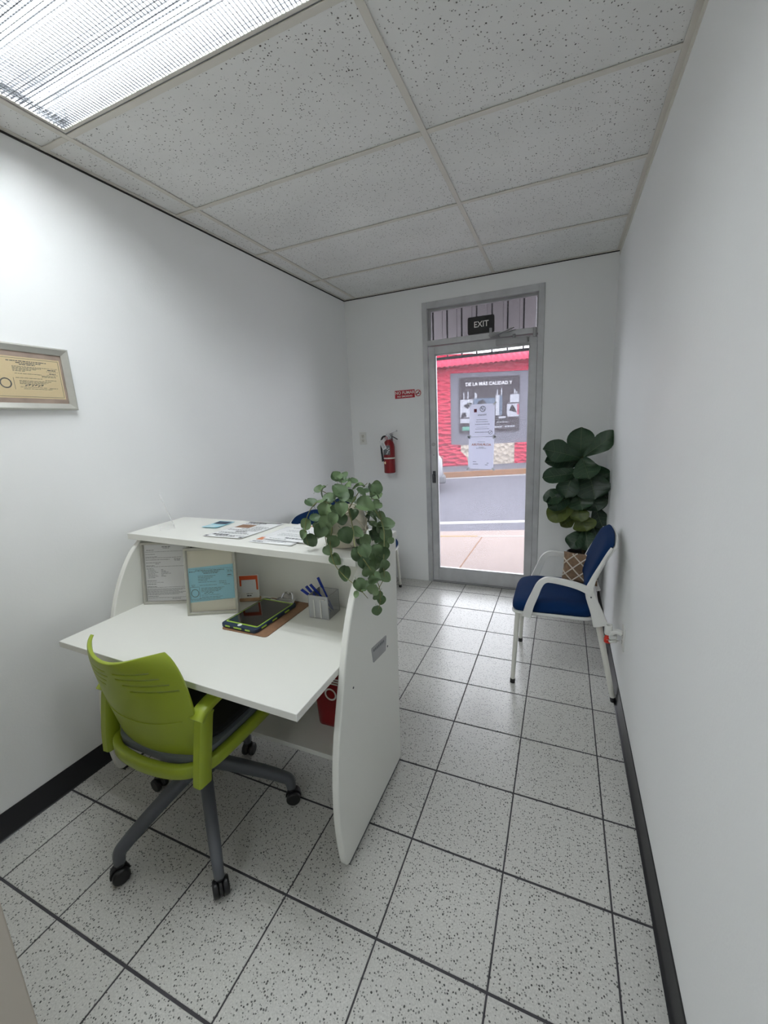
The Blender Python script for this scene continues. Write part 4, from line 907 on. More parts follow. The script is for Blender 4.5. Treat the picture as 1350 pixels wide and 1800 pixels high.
# ------------------------------------------------------------------ guest chairs
def guest_chair(loc, rz, label, proto=None):
    if proto is not None:
        o = copy_tree(proto); o.location = loc; o.rotation_euler = (0, 0, rz); o['label'] = label; return o
    t = empty('guest_chair', (0, 0, 0), label, 'chair', 'guest chairs')
    def cb(b, n, m, **k): return b.build(n, m, k.pop('par', t), world=False, **k)
    def rb(w, x0, x1, e=.3, n=40):
        xc, d = (x0 + x1) / 2, (x1 - x0) / 2
        return [Vector((xc + d * math.copysign(abs(math.cos(a)) ** e, math.cos(a)), w * math.copysign(abs(math.sin(a)) ** e, math.sin(a)), 0)) for a in [2 * PI * k / n for k in range(n)]]
    def st(levels, dz=lambda p: 0):
        L = [[p + Vector((0, 0, z + dz(p))) for p in rb(w, a, b_)] for w, a, b_, z in levels]; n = 40
        f = [(i * n + j, i * n + (j + 1) % n, (i + 1) * n + (j + 1) % n, (i + 1) * n + j) for i in range(len(L) - 1) for j in range(n)] + [tuple(range(n - 1, -1, -1)), tuple(range((len(L) - 1) * n, len(L) * n))]
        return MB().add([p for r in L for p in r], f)
    dz = lambda p: -.018 * max(0, (p.x - .36) / .18) ** 2
    cb(st([(.222, .11, .535, .430), (.232, .10, .545, .438), (.232, .10, .545, .452)], dz), 'seat_pan', MT['white_pl'])
    cb(st([(.224, .118, .536, .452), (.230, .112, .542, .462), (.230, .112, .542, .480), (.222, .120, .532, .498), (.200, .14, .510, .508), (.15, .19, .46, .511)], dz), 'seat_cushion', MT['blue'], angle=60)
    # backrest: white shell with a padded front
    def sh(u, v):
        z = .560 + .325 * v; w = .222 - .012 * v
        x = .150 - .115 * v ** 1.15 + .020 * (u * u) * (1 - .3 * v)
        zt = z - .034 * abs(u) ** 4 * v ** 4
        return Vector((x, w * u, zt))
    us_ = [-1 + k / 10 for k in range(21)]; vs_ = [k / 14 for k in range(15)]
    cb(MB().grid(lambda u, v: sh(u, v) + Vector((-.012, 0, -.004 * v)), us_, vs_), 'back_shell', MT['white_pl'], solid=.010)
    def pad(u, v):
        b = (1 - abs(u) ** 6) * (1 - (2 * abs(v - .5)) ** 8)
        q = sh(u * .975, .05 + .958 * v); return q + Vector((.002 + .030 * max(b, 0) ** .5, 0, 0))
    m = MB().grid(pad, us_, vs_)
    # close the pad's back
    m.grid(lambda u, v: sh(u * .975, .05 + .958 * v) + Vector((.000, 0, 0)), us_[::-1], vs_)
    cb(m, 'back_cushion', MT['blue'], merge=True, angle=70)
    cb(MB().grid(lambda u, v: Vector((.095 + .05 * v - .008, .215 * u, .445 + .125 * v)), [-1, -.5, 0, .5, 1], [0, .25, .5, .62]), 'lower_shell', MT['white_pl'], solid=.010)
    for s_ in (-1, 1):
        y = s_ * .238
        pts = spline([(.088, y, .425), (.112, y, .50), (.148, y, .600), (.140, y * .985, .655), (.112, y * .97, .735), (.078, y * .95, .81), (.058, y * .93, .845)], 4); n = len(pts)
        fr = cb(MB().tube(pts, [.036 - .029 * min(1, (i / n) * 1.5) for i in range(n)], sec=[(-.8, -.35), (.8, -.35), (1, -.2), (1, .2), (.8, .35), (-.8, .35), (-1, .2), (-1, -.2)], up=(1, 0, 0)), 'back_upright', MT['white_pl'], angle=55)
        pts = spline([(.455, y, .425), (.440, y, .49), (.415, y, .56), (.396, y, .612), (.376, y, .640), (.345, y, .652), (.27, y, .645), (.20, y, .630), (.140, y, .605)], 5); n = len(pts)
        cb(MB().tube(pts, [.024 - .009 * min(1, i / n * 2) + .004 * max(0, i / n * 2 - 1.2) for i in range(n)], sec=[(-.9, -.75), (.9, -.75), (1, -.5), (1, .5), (.9, .75), (-.9, .75), (-1, .5), (-1, -.5)], up=(.3, 0, 1)), 'armrest', MT['white_pl'], angle=55)
        for a, b_, r0 in (((.505, s_ * .215, .432), (.523, s_ * .245, .016), .0145), ((.098, s_ * .218, .430), (.008, s_ * .245, .016), .0165)):
            lg = cb(MB().tube([a, b_], [r0, r0 * .82], n=12), 'leg', MT['white_metal'])
            A, B = Vector(a), Vector(b_); d = (B - A).normalized()
            cb(MB().cyl(B - d * .010, B + Vector((d.x, d.y, 0)) * .01 + Vector((0, 0, -.0155)), .0145, n=12), 'foot', MT['black_pl'], par=lg)
        cb(MB().cyl((.142, s_ * .258, .585), (.142, s_ * .262, .585), .004, n=10), 'screw', MT['dgrey_pl'])
    t.location = loc; t.rotation_euler = (0, 0, rz)
    return t
gc = guest_chair((1.092, 1.003, 0), PI, 'blue and white guest chair by the right wall, a patterned pillow on its seat')
guest_chair((-1.02, 1.075, 0), 0, 'blue guest chair behind the desk, only its backrest top showing over the counter', gc)
guest_chair((-1.055, 1.595, 0), math.radians(8), 'guest chair in the back left corner, mostly hidden behind the trailing plant', gc)
# pillow
t = empty('pillow', (.905, 1.15, .513), 'small brown pillow with a white diamond lattice on the blue chair', 'pillow')
pc_ = Vector((.912, 1.140, .600)); PX = Vector((.985, -.12, -.03)).normalized(); PZ = Vector((.02, .22, .97)); PZ = (PZ - PX * PZ.dot(PX)).normalized(); PN = PX.cross(PZ)
def pil(u, v, s=1):
    k = max(0, (1 - u ** 4) * (1 - v ** 4)) ** .55
    pin = 1 - .06 * (u * u) * (1 - v * v) - .06 * (v * v) * (1 - u * u) 
    return pc_ + PX * u * .100 * (1 - .05 * (1 - v * v) * 0) * pin + PZ * v * .092 * pin + PN * s * .036 * k
q16 = [-1 + k / 8 for k in range(17)]
MB().grid(lambda u, v: pil(u, v, 1), q16, q16).grid(lambda u, v: pil(u, v, -1), q16[::-1], q16).build('cover', MT['pillow_b'], t, merge=True, angle=70)
b = MB()
for off in (-1.3, -.45, .4, 1.25):
    for sg in (-1, 1):
        pts = []
        for k in range(25):
            u = -1 + k / 12; v = sg * (u * 1.05) + off
            if abs(v) <= 1: pts.append(pil(u, v, 1) + PN * .001)
        if len(pts) > 2: b.tube(pts, .0038, n=6)
b.build('cord_lattice', MT['cord'], t)
# ------------------------------------------------------------------ fiddle leaf fig in the corner
t = empty('fiddle_leaf_fig', (.95, 1.87, 0), 'dark fiddle leaf fig in a black pot in the corner by the door', 'potted plant')
b = MB().lathe([(.085, 0), (.098, .005), (.118, .40), (.120, .475), (.114, .478), (.108, .470), (.106, .440)], (.965, 1.88, 0), 28); pot = b.build('pot', MT['black_pl'], t)
MB().lathe([(.0, .442), (.106, .440)], (.965, 1.88, 0), 28).build('soil', MT['soil'], pot, smooth=False)
MB().tube(spline([(.965, 1.88, .44), (.955, 1.875, .7), (.94, 1.86, .95), (.915, 1.85, 1.15), (.905, 1.845, 1.20)], 5), [.014 - .0004 * k for k in range(21)], n=8).build('trunk', MT['trunk'], t)
FIG = [(0.908, 1.85, 1.171, 0.902, 1.8, 1.418, 0.185), (0.93, 1.8, 1.213, 1.115, 1.72, 1.381, 0.138), (0.897, 1.8, 1.205, 0.667, 1.68, 1.288, 0.17), (0.888, 1.82, 1.175, 0.676, 1.72, 1.195, 0.115), (0.919, 1.78, 1.203, 0.963, 1.66, 1.073, 0.18), (0.909, 1.78, 1.097, 0.666, 1.66, 1.087, 0.131), (0.903, 1.9, 1.154, 0.724, 1.84, 1.149, 0.128), (0.864, 1.76, 1.107, 0.814, 1.66, 0.941, 0.162), (0.964, 1.78, 1.113, 1.007, 1.68, 0.934, 0.23), (0.847, 1.76, 0.97, 0.674, 1.7, 0.905, 0.125), (0.871, 1.76, 0.941, 0.707, 1.67, 0.861, 0.141), (0.897, 1.78, 0.955, 0.933, 1.7, 0.846, 0.17), (0.991, 1.8, 0.946, 1.034, 1.74, 0.834, 0.162), (0.896, 1.76, 0.875, 0.706, 1.68, 0.782, 0.158), (0.905, 1.78, 0.863, 0.926, 1.7, 0.763, 0.131), (0.925, 1.8, 0.782, 0.972, 1.74, 0.679, 0.165), (0.895, 1.82, 0.768, 0.796, 1.76, 0.707, 0.11), (1.017, 1.84, 0.854, 1.078, 1.8, 0.695, 0.124), (1.019, 1.84, 1.031, 1.111, 1.8, 0.882, 0.138), (0.953, 1.8, 0.658, 0.864, 1.72, 0.556, 0.143), (0.968, 1.8, 0.668, 0.986, 1.72, 0.54, 0.166), (1.027, 1.86, 0.677, 1.062, 1.82, 0.541, 0.135), (0.991, 1.84, 1.147, 1.096, 1.8, 1.013, 0.137), (0.955, 1.88, 1.008, 0.839, 1.86, 1.01, 0.17), (0.966, 1.9, 0.788, 0.849, 1.88, 0.766, 0.174), (0.995, 1.9, 0.612, 1.007, 1.88, 0.729, 0.171)]
for k, (x0, y0, z0, x1, y1, z1, w) in enumerate(FIG):
    random.seed(k); B, T = Vector((x0, y0, z0)), Vector((x1, y1, z1)); D = T - B; ln_ = D.length; d = D.normalized()
    tocam = (C_ - (B + T) / 2).normalized(); n_ = (tocam + Vector((-.15, -.3, .75)) * .7); n_ = (n_ - d * n_.dot(d)).normalized(); sd = d.cross(n_)
    cup_ = random.uniform(.06, .16); droop = random.uniform(.02, .10) * ln_; ph = random.uniform(0, 6)
    def lf(u, v, up=0):
        wd = w * .5 * ((.10 + .90 * (v / .62) ** .75) if v < .62 else math.sqrt(max(.0004, 1 - ((v - .62) / .385) ** 2.3)))
        p_ = B + D * v + sd * u * wd + n_ * (abs(u) ** 1.5 * cup_ * w + .010 * math.sin(v * 9 + ph + u * 2) * abs(u) - droop * v * v * 1.2 + .25 * droop + up)
        p_.x = min(p_.x, XR - .004); p_.y = min(p_.y, YB - .01); return p_
    ln_ = ln_; us2 = [-1, -.75, -.45, -.15, 0, .15, .45, .75, 1]; vs2 = [0, .04, .1, .2, .3, .4, .5, .6, .7, .8, .88, .94, .98, 1]
    m = MB().grid(lambda u, v: lf(u, v), us2, vs2)
    m.cur = 1
    m.tube([lf(0, v, .0012) for v in vs2[:-1]], .0016, n=4)
    for v in (.2, .36, .52, .68):
        for s_ in (-1, 1): m.tube([lf(s_ * q * .82, min(v + .13 * q, .97), .001) for q in (0, .33, .66, 1)], .0008, n=3)
    m.cur = 0
    o = m.build('leaf', [MT['fig_y'] if 13 <= k <= 16 else MT['fig'], MT['fig_vein']], t, angle=80)
    tk = Vector((.965 - .05 * (z0 - .44) / .75, 1.88 - .03 * (z0 - .44) / .75, z0 - .02))
    MB().tube([tk, (tk + B) / 2 + Vector((0, 0, .01)), B], .0032, n=5).build('leaf_stalk', MT['stem'], o, world=True)
# ------------------------------------------------------------------ trailing plant on the counter
t = empty('trailing_plant', (.045, -.19, 1.0705), 'trailing eucalyptus plant in a cream rope-trimmed pot on the counter end', 'potted plant')
pcx, pcy = .045, -.165
b = MB().lathe([(.052, 1.0706), (.064, 1.074), (.078, 1.110), (.082, 1.150), (.076, 1.185), (.066, 1.210), (.068, 1.214), (.060, 1.212), (.058, 1.190)], (pcx, pcy, 0), 32)
pot = b.build('pot', MT['pot'], t)
MB().lathe([(0, 1.192), (.059, 1.190)], (pcx, pcy, 0), 24).build('soil', MT['soil'], pot, smooth=False)
b = MB()
for z, r in ((1.130, .0815), (1.208, .070)):
    n = 60
    for s_ in (0, PI):
        b.tube([(pcx + (r + .003 * math.cos(k * 1.9 + s_)) * math.cos(2 * PI * k / n), pcy + (r + .003 * math.cos(k * 1.9 + s_)) * math.sin(2 * PI * k / n), z + .003 * math.sin(k * 1.9 + s_)) for k in range(n + 1)], .0034, n=5)
b.tube([(pcx + .083 * math.cos(a), pcy + .083 * math.sin(a), 1.133 + .070 * abs(math.sin(k * PI / 24 * 3))) for k, a in enumerate([2 * PI * k / 24 for k in range(25)])], .0032, n=5)
b.build('rope_trim', MT['rope'], pot)
LEAVES = [(0.047, -0.197, 1.337, 1), (0.059, -0.188, 1.333, 1), (0.03, -0.19, 1.328, 0.9), (-0.021, -0.203, 1.283, 1), (-0.042, -0.254, 1.247, 1), (0.051, -0.307, 1.231, 1.1), (0.029, -0.285, 1.257, 1), (0.005, -0.187, 1.255, 0.9), (0.088, -0.267, 1.294, 1.3), (0.087, -0.208, 1.301, 0.8), (0.076, -0.139, 1.305, 0.9), (0.103, -0.142, 1.294, 1), (0.142, -0.207, 1.28, 1), (0.156, -0.212, 1.233, 1.4), (0.134, -0.116, 1.245, 1), (0.157, -0.126, 1.265, 0.9), (0.15, -0.143, 1.176, 1.2), (0.112, -0.306, 1.24, 1), (0.089, -0.306, 1.234, 0.9), (0.063, -0.326, 1.194, 1.1), (-0.052, -0.279, 1.17, 1.1), (0.043, -0.334, 1.167, 1.1), (0.035, -0.306, 1.145, 1), (-0.039, -0.275, 1.109, 1.1), (0.073, -0.308, 1.123, 1.2), (0.126, -0.312, 1.149, 1.2), (0.146, -0.269, 1.149, 1.1), (-0.056, -0.296, 1.137, 0.7), (0.061, -0.325, 1.096, 0.9), (0.089, -0.325, 1.067, 1), (0.116, -0.325, 1.019, 1.3), (0.194, -0.36, 1.103, 1.2), (0.237, -0.395, 1.131, 1.1), (0.216, -0.326, 1.052, 1.1), (0.228, -0.242, 1.073, 1.2), (0.245, -0.279, 1.039, 1.1), (0.183, -0.181, 1.103, 1), (0.148, -0.153, 1.107, 1), (0.209, -0.147, 1.153, 1.2), (0.189, -0.16, 1.141, 1.1), (0.23, -0.169, 1.098, 0.6), (0.173, -0.119, 1.168, 1), (0.248, -0.277, 1.002, 0.8), (0.237, -0.38, 1.055, 1), (0.248, -0.366, 1.029, 1.1), (0.201, -0.377, 1.006, 1), (0.214, -0.362, 0.995, 0.9), (0.248, -0.378, 0.993, 1), (0.239, -0.329, 0.955, 0.8), (0.221, -0.258, 0.906, 0.7), (0.247, -0.353, 0.911, 0.9), (0.231, -0.3, 1.102, 1), (0.203, -0.171, 1.079, 1), (0.21, -0.25, 1.058, 1), (0.153, -0.214, 1.105, 1), (0.118, -0.194, 1.099, 0.9), (0.211, -0.167, 1.119, 1.1), (0.14, -0.159, 1.174, 1), (0.177, -0.166, 1.149, 1), (0.091, -0.329, 1.21, 0.9), (0.047, -0.276, 1.272, 0.9), (0.107, -0.232, 1.275, 0.8), (0.108, -0.274, 1.273, 0.9), (0.202, -0.238, 1.017, 1), (0.225, -0.387, 1.087, 1), (0.212, -0.308, 1.072, 1), (0.179, -0.36, 0.964, 0.6), (0.206, -0.224, 0.981, 0.9), (0.165, -0.144, 1.115, 1.1), (-0.025, -0.25, 1.159, 0.8), (0.009, -0.31, 1.202, 0.8), (0.155, -0.143, 1.206, 1)]
def leaf_mesh(fold, bend):
    def lf(u, v):
        w = .026 * (math.sin(PI * min(1, max(0, .02 + .96 * v) ** .82)) ** .62)
        return Vector((u * w, v * .052, abs(u) ** 1.6 * fold * .026 - bend * .05 * (v - .3) ** 2))
    m = MB().grid(lf, [-1, -.6, -.2, 0, .2, .6, 1], [0, .05, .15, .3, .45, .6, .75, .88, .96, 1])
    m.tube([lf(0, v) + Vector((0, 0, .0005)) for v in (0, .3, .6, .95)], .0006, n=4); m.tube([(0, -.012, -.003), (0, 0, 0)], .0007, n=4)
    o = m.build('leaf', MT['leaf'], t, world=False, angle=80); me = o.data; bpy.data.objects.remove(o); return me
LM = [leaf_mesh(.25, .4), leaf_mesh(.5, .9), leaf_mesh(.12, -.5), leaf_mesh(.35, 1.3)]
top = Vector((pcx, pcy, 1.225)); torg = ORG[t]
def put_leaf(c, s, k):
    random.seed(900 + k); c = Vector(c)
    out = c - Vector((pcx, pcy, 1.17)); out = out.normalized() if out.length > .01 else Vector((0, -1, 0))
    n_ = (out * .5 + (C_ - c).normalized() * .55 + Vector((random.uniform(-.6, .6), random.uniform(-.6, .6), random.uniform(-.1, .75)))).normalized()
    g_ = Vector((out.x * .5, out.y * .5, -.7 if c.z < 1.22 else .15)) + Vector((random.uniform(-.7, .7), random.uniform(-.5, .5), random.uniform(-.5, .5)))
    y_ = (g_ - n_ * g_.dot(n_)).normalized(); x_ = y_.cross(n_); sc_ = s * random.uniform(.76, .94)
    o = bpy.data.objects.new('leaf', LM[k % 4]); link(o); o.parent = t
    m4 = Matrix.Identity(4)
    for i in range(3): m4[i][0] = x_[i] * sc_; m4[i][1] = y_[i] * sc_; m4[i][2] = n_[i] * sc_; m4[i][3] = (c - y_ * .026 * sc_)[i] - torg[i]
    o.matrix_basis = m4
for k, (x, y, z, s) in enumerate(LEAVES): put_leaf((x, y, z), s, k)
random.seed(77)
for k, c in enumerate([(.01, -.262, 1.19), (.05, -.262, 1.205), (.085, -.258, 1.19), (.03, -.27, 1.15), (.10, -.262, 1.13), (.0, -.24, 1.235), (.075, -.25, 1.235), (.12, -.235, 1.21)]): put_leaf(c, .95, 400 + k)
for k in range(26):                                        # the far side of the plant
    a = random.uniform(.1, PI - .1); r = random.uniform(.08, .15)
    put_leaf((pcx + r * math.cos(a), pcy + r * math.sin(a), random.uniform(1.12, 1.30)), random.uniform(.8, 1.15), 200 + k)
VINES = [[(.02, -.17, 1.21), (-.01, -.24, 1.25), (-.04, -.275, 1.21), (-.05, -.29, 1.15), (-.035, -.30, 1.10)],
         [(.04, -.19, 1.21), (.055, -.27, 1.23), (.058, -.285, 1.16), (.065, -.315, 1.12), (.085, -.335, 1.06), (.125, -.345, 1.02), (.195, -.375, .995), (.23, -.38, .965)],
         [(.06, -.18, 1.21), (.115, -.26, 1.23), (.135, -.275, 1.17), (.175, -.34, 1.12), (.235, -.39, 1.09), (.245, -.36, 1.04), (.25, -.33, .98), (.252, -.34, .93), (.245, -.355, .905)],
         [(.08, -.15, 1.21), (.15, -.18, 1.24), (.20, -.17, 1.16), (.225, -.22, 1.09), (.24, -.27, 1.04), (.245, -.28, 1.0), (.225, -.30, .95), (.222, -.262, .905)],
         [(.045, -.16, 1.21), (.05, -.18, 1.28), (.055, -.19, 1.335)], [(.06, -.15, 1.21), (.10, -.14, 1.27), (.13, -.13, 1.30)],
         [(.03, -.16, 1.21), (-.005, -.20, 1.27), (-.03, -.21, 1.285)], [(.09, -.13, 1.21), (.15, -.125, 1.24), (.175, -.12, 1.17), (.21, -.14, 1.12)],
         [(.02, -.18, 1.21), (.045, -.28, 1.235), (.05, -.315, 1.17), (.045, -.31, 1.13), (.062, -.325, 1.09)]]
for p in VINES:
    p = spline(p, 6); n = len(p); MB().tube(p, [.0022 - .0012 * i / n for i in range(n)], n=5).build('vine', MT['stem'], t)
# ------------------------------------------------------------------ back wall fittings
def outlet(name, c, X, N, label):
    t = empty(name, c, label, 'outlet'); c, X, N = Vector(c), Vector(X), Vector(N); Z = Vector((0, 0, 1))
    MB().obox(c + N * .003, X * .036, N * .003, Z * .059).build('cover_plate', MT['white_pl'], t, bevel=.002, seg=1)
    for s_ in (-1, 1):
        f = MB().obox(c + N * .0066 + Z * s_ * .021, X * .017, N * .001, Z * .015).build('socket_face', MT['white_metal'], t, bevel=.0008, seg=1)
        b = MB()
        for dx in (-.006, .006): b.obox(c + N * .0078 + Z * (s_ * .021 + .003) + X * dx, X * .0013, N * .0003, Z * .005)
        b.obox(c + N * .0078 + Z * (s_ * .021 - .008), X * .003, N * .0003, Z * .003); b.build('slot', MT['ink'], f, smooth=False)
    MB().cyl(c + N * .006, c + N * .0075, .003, n=10).build('screw', MT['alu_dark'], t)
outlet('wall_outlet', (-.984, YB, 1.386), (1, 0, 0), (0, -1, 0), 'white wall outlet left of the fire extinguisher')
outlet('wall_outlet', (XR, .70, .405), (0, 1, 0), (-1, 0, 0), 'white wall outlet low on the right wall, holding the air freshener')
t = empty('air_freshener', (XR - .04, .705, .38), 'white plug-in air freshener with red liquid on the right wall', 'air freshener')
b = MB().tube(spline([(XR - .008, .705, .425), (XR - .03, .708, .432), (XR - .045, .712, .420), (XR - .046, .714, .39), (XR - .046, .714, .365)], 4), 1, sec=[(-.008, -.018), (.008, -.018), (.008, .018), (-.008, .018)], up=(0, 0, 1)); b.build('plug_body', MT['white_pl'], t, bevel=.003)
b = MB().lathe([(.017, .398), (.019, .402), (.019, .446), (.017, .450), (.012, .450), (.012, .404)], (XR - .066, .735, 0), 18); b.build('collar', MT['white_pl'], t)
b = MB().lathe([(.012, .350), (.018, .354), (.019, .372), (.014, .388), (.009, .398)], (XR - .066, .735, 0), 18); b.build('liquid_bottle', MT['redliq'], t)
MB().cyl((XR - .048, .716, .415), (XR - .062, .731, .420), .008, n=10).build('neck', MT['white_pl'], t)
t = empty('no_smoking_sign', (-.508, YB - .001, 1.73), 'small red bilingual no smoking sticker on the wall beside the door', 'sign')
ta_ = .012; SX = Vector((math.cos(ta_), 0, math.sin(ta_))); SZ = Vector((-math.sin(ta_), 0, math.cos(ta_))); sc_ = Vector((-.510, YB - .0015, 1.766))
MB().obox(sc_ - SX * .032, SX * .095, Vector((0, .0008, 0)), SZ * .035).build('red_panel', MT['red_sign'], t, smooth=False)
MB().obox(sc_ + SX * .094, SX * .0315, Vector((0, .0008, 0)), SZ * .0345).build('white_panel', MT['white_print'], t, smooth=False)
b = MB(); b.text('NO FUMAR', frame4(sc_ - SX * .032 + SZ * .012 - Vector((0, .0012, 0)), SX, SZ), .038, off=.0005, sx=.95); b.text('NO SMOKING', frame4(sc_ - SX * .032 - SZ * .019 - Vector((0, .0012, 0)), SX, SZ), .021, off=.0003, sx=1.1)
b.build('lettering', MT['white_print'], t, smooth=False)
b = MB().lathe([(.022, 0), (.028, 0), (.028, .0008), (.022, .0008), (.022, 0)], n=28); Rm = Matrix.Translation(sc_ + SX * .094 - Vector((0, .0009, 0))) @ Matrix.Rotation(PI / 2, 4, 'X'); b.v = [Rm @ q for q in b.v]
b.obox(sc_ + SX * .094 - Vector((0, .0012, 0)), (SX + SZ * .9) * .017, (0, .0004, 0), (SZ - SX) * .0025); b.build('prohibition_ring', MT['red_sign'], t, smooth=False)
b = MB().obox(sc_ + SX * .092 - SZ * .004 - Vector((0, .001, 0)), SX * .016, (0, .0003, 0), SZ * .003); b.build('cigarette', MT['ink'], t, smooth=False)
# fire extinguisher
t = empty('fire_extinguisher', (-.690, YB - .06, 1.055), 'red fire extinguisher with white inspection tag hung on the back wall', 'fire extinguisher')
ex, ey = -.692, YB - .068
b = MB().lathe([(.046, 1.062), (.052, 1.066), (.053, 1.072), (.053, 1.300), (.050, 1.325), (.038, 1.352), (.022, 1.366), (.017, 1.372)], (ex, ey, 0), 28); cyl_ = b.build('cylinder', MT['red'], t)
b = MB().lathe([(.0536, 1.194), (.0540, 1.195), (.0540, 1.206), (.0536, 1.207)], (ex, ey, 0), 28).box(ex - .075, ey - .012, 1.188, ex - .05, ey + .012, 1.212); b.build('strap', MT['white_metal'], t)
def wrap(a0, a1, z0, z1, r): return MB().grid(lambda u, v: Vector((ex + r * math.sin(u), ey - r * math.cos(u), z0 + (z1 - z0) * v)), [a0 + (a1 - a0) * k / 10 for k in range(11)], [0, 1])
wrap(-.95, .55, 1.232, 1.330 - .012, .0536).build('label_band', MT['grey_print'], t)
b = MB()
random.seed(5)
for k in range(7):
    a = random.uniform(-.85, .3); z = 1.24 + k * .010; b.grid(lambda u, v: Vector((ex + .0539 * math.sin(u), ey - .0539 * math.cos(u), z + .006 * v)), [a, a + .12, a + .24], [0, 1])
b.build('label_print', MT['paper'], t)
b = MB().lathe([(.0, 0), (.012, 0), (.012, .001), (0, .001)], n=18); Rm = Matrix.Translation((ex - .020, ey - .0505, 1.160)) @ Matrix.Rotation(.4, 4, 'Z') @ Matrix.Rotation(PI / 2, 4, 'X'); b.v = [Rm @ q for q in b.v]; b.build('round_sticker', MT['paper_cream'], t, smooth=False)
b = MB().cyl((ex, ey, 1.366), (ex, ey, 1.405), .019, n=16).box(ex - .022, ey - .016, 1.385, ex + .022, ey + .016, 1.412).cyl((ex + .0, ey - .016, 1.392), (ex, ey - .026, 1.392), .014, n=14); b.build('valve', MT['chrome'], t, bevel=.002, seg=1)
b = MB().tube(spline([(ex - .02, ey, 1.418), (ex + .01, ey, 1.425), (ex + .055, ey, 1.440), (ex + .085, ey, 1.446)], 4), 1, sec=[(-.006, -.013), (.006, -.013), (.006, .013), (-.006, .013)], up=(0, 0, 1)); b.build('squeeze_lever', MT['chrome'], t, bevel=.001, seg=1)
b = MB().tube(spline([(ex - .005, ey, 1.408), (ex + .03, ey, 1.400), (ex + .065, ey, 1.382), (ex + .088, ey, 1.368)], 4), 1, sec=[(-.003, -.011), (.003, -.011), (.003, .011), (-.003, .011)], up=(0, 0, 1)); b.build('carry_handle', MT['dgrey_pl'], t, bevel=.001, seg=1)
b = MB().tube(spline([(ex - .020, ey - .005, 1.400), (ex - .050, ey - .010, 1.395), (ex - .066, ey - .012, 1.365), (ex - .070, ey - .014, 1.32), (ex - .066, ey - .02, 1.26), (ex - .060, ey - .022, 1.21)], 5), .009, n=10).cyl((ex - .060, ey - .022, 1.215), (ex - .056, ey - .024, 1.17), .009, .012, n=12); b.build('hose', MT['black_pl'], t)
b = MB().tube([(ex + .010 * math.cos(a) - .012, ey - .030, 1.385 + .012 * math.sin(a)) for a in [2 * PI * k / 16 for k in range(17)]], .0018, n=6); b.build('pull_pin', MT['red_sign'], t)
c0 = Vector((ex - .036, ey - .056, 1.325)); dx_ = Vector((.90, 0, .42)).normalized(); dz_ = Vector((-.42, .05, .90)).normalized()
tg = MB().obox(c0, dx_ * .021, Vector((0, .0006, 0)), dz_ * .045).build('inspection_tag', MT['paper'], t, smooth=False)
b = MB()
for k in range(5): b.obox(c0 - dz_ * (.03 - k * .011) + Vector((0, -.0012, 0)), dx_ * random.uniform(.006, .014), (0, .0003, 0), dz_ * .0016)
b.build('tag_print', MT['grey_print'], tg, smooth=False)
MB().box(ex - .02, YB - .016, 1.30, ex + .02, YB, 1.42).build('wall_hook', MT['chrome'], t, bevel=.002, seg=1)
# ------------------------------------------------------------------ framed certificate on the left wall
fy1, fz0, fz1 = -.322, 1.630, 1.874; fy0 = -.645; fx = xl(-.5) + .0015
t = empty('wall_frame', (fx, (fy0 + fy1) / 2, fz0), 'silver framed cream certificate hanging high on the left wall', 'picture frame')
sec = [(0, 0), (0, .018), (.006, .022), (.022, .012), (.026, .008), (.026, 0)]; m = len(sec)
cs = [(fy0, fz0, 1, 1), (fy1, fz0, -1, 1), (fy1, fz1, -1, -1), (fy0, fz1, 1, -1)]
v = [(fx + .002 + n_, cy + sy * a, cz + sz * a) for cy, cz, sy, sz in cs for a, n_ in sec]
f = [(k * m + j, ((k + 1) % 4) * m + j, ((k + 1) % 4) * m + (j + 1) % m, k * m + (j + 1) % m) for k in range(4) for j in range(m)]
MB().add(v, f).build('moulding', MT['silver'], t, merge=True, angle=25)
MB().box(fx + .001, fy0 + .024, fz0 + .024, fx + .006, fy1 - .024, fz1 - .024).build('backing', MT['mat_brown'], t, smooth=False)
py0, py1, pz0, pz1 = fy0 + .045, fy1 - .034, fz0 + .044, fz1 - .046
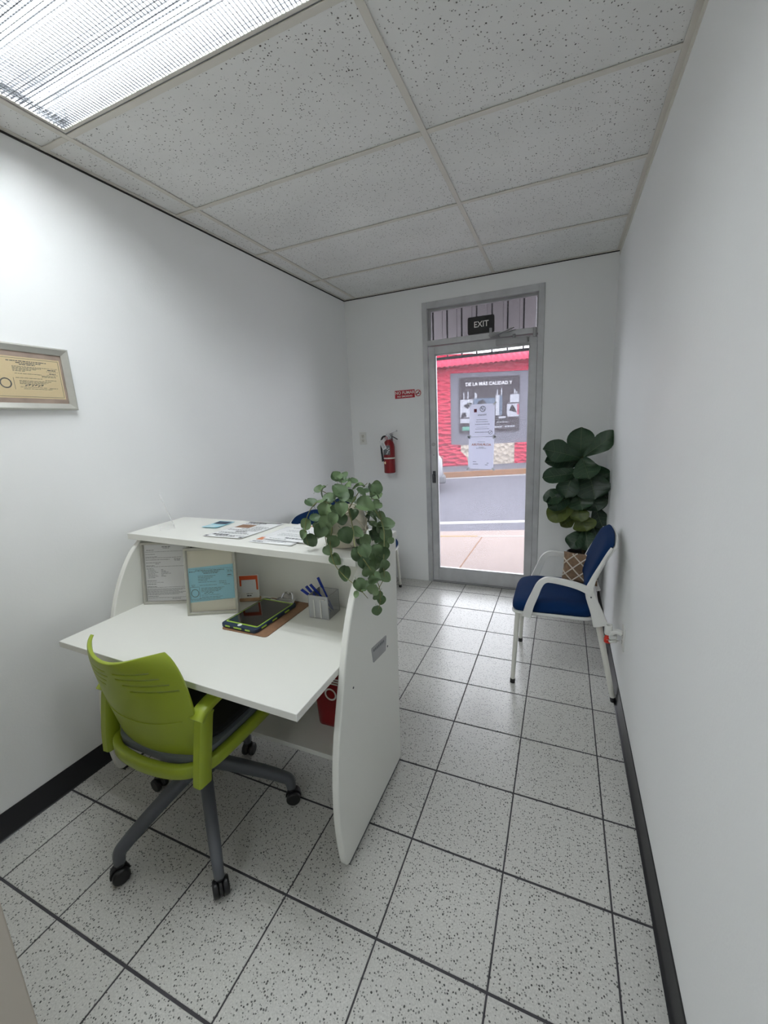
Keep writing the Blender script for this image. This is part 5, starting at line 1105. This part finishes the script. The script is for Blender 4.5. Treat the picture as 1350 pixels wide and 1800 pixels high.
ce = MB().box(fx + .006, py0, pz0, fx + .0066, py1, pz1).build('certificate', MT['paper_cream'], t, smooth=False)
b = MB(); X, Y, N = Vector((0, 1, 0)), Vector((0, 0, 1)), Vector((1, 0, 0)); O = Vector((fx + .0069, py0, pz1)); pw, ph = py1 - py0, pz1 - pz0
rows = [(-.016, .06, pw - .05, .003), (-.022, .09, pw - .07, .003), (-.028, .10, pw - .09, .003)]
rows += [(-.036 - k * .0042, .075, .19 - k * .018, .0016) for k in range(5)] + [(-.036, pw - .055, pw - .012, .001), (-.042, pw - .05, pw - .02, .003), (-.048, pw - .055, pw - .012, .001), (-.056, pw - .045, pw - .022, .003), (-.061, pw - .055, pw - .012, .001)]
rows += [(-.062, .08, .17, .0014), (-.066, .17, .22, .0016), (-.070, .17, .22, .0014), (-.078, .08, .17, .0014), (-.082, .18, .22, .0014)] + [(-.088 - k * .004, .09, .20 - k * .01, .0014) for k in range(4)] + [(-.112, .09, .18, .0012), (-.118, .10, .20, .0012), (-.113, .19, .22, .0014), (-.062, .01, .035, .0016), (-.067, .01, .035, .0016)]
doc_lines(b, O, X, Y, N, rows, 12)
for k in range(6): b.obox(O + X * (.11 + k * .011) + Y * (-.1055 + .002 * (k % 2)), X * .004 + Y * .0015, N * .0002, Y * .0016)
for k in range(28):
    a = 2 * PI * k / 28; b.obox(O + X * (.045 + .017 * math.cos(a)) + Y * (-.100 + .017 * math.sin(a)), X * .002, N * .0002, Y * .002)
for (y_, z_, hy, hz) in ((pw / 2, -.006, pw / 2 - .006, .0006), (pw / 2, -ph + .006, pw / 2 - .006, .0006), (pw - .006, -ph / 2, .0006, ph / 2 - .006), (.006, -ph / 2, .0006, ph / 2 - .006), (.072, -.1, .0005, .022)): b.obox(O + X * y_ + Y * z_, X * hy, N * .0002, Y * hz)
b.build('print', MT['grey_print'], ce, smooth=False)
MB().box(fx + .0085, fy0 + .025, fz0 + .025, fx + .0095, fy1 - .025, fz1 - .025).build('glass_pane', MT['glass'], t, smooth=False)
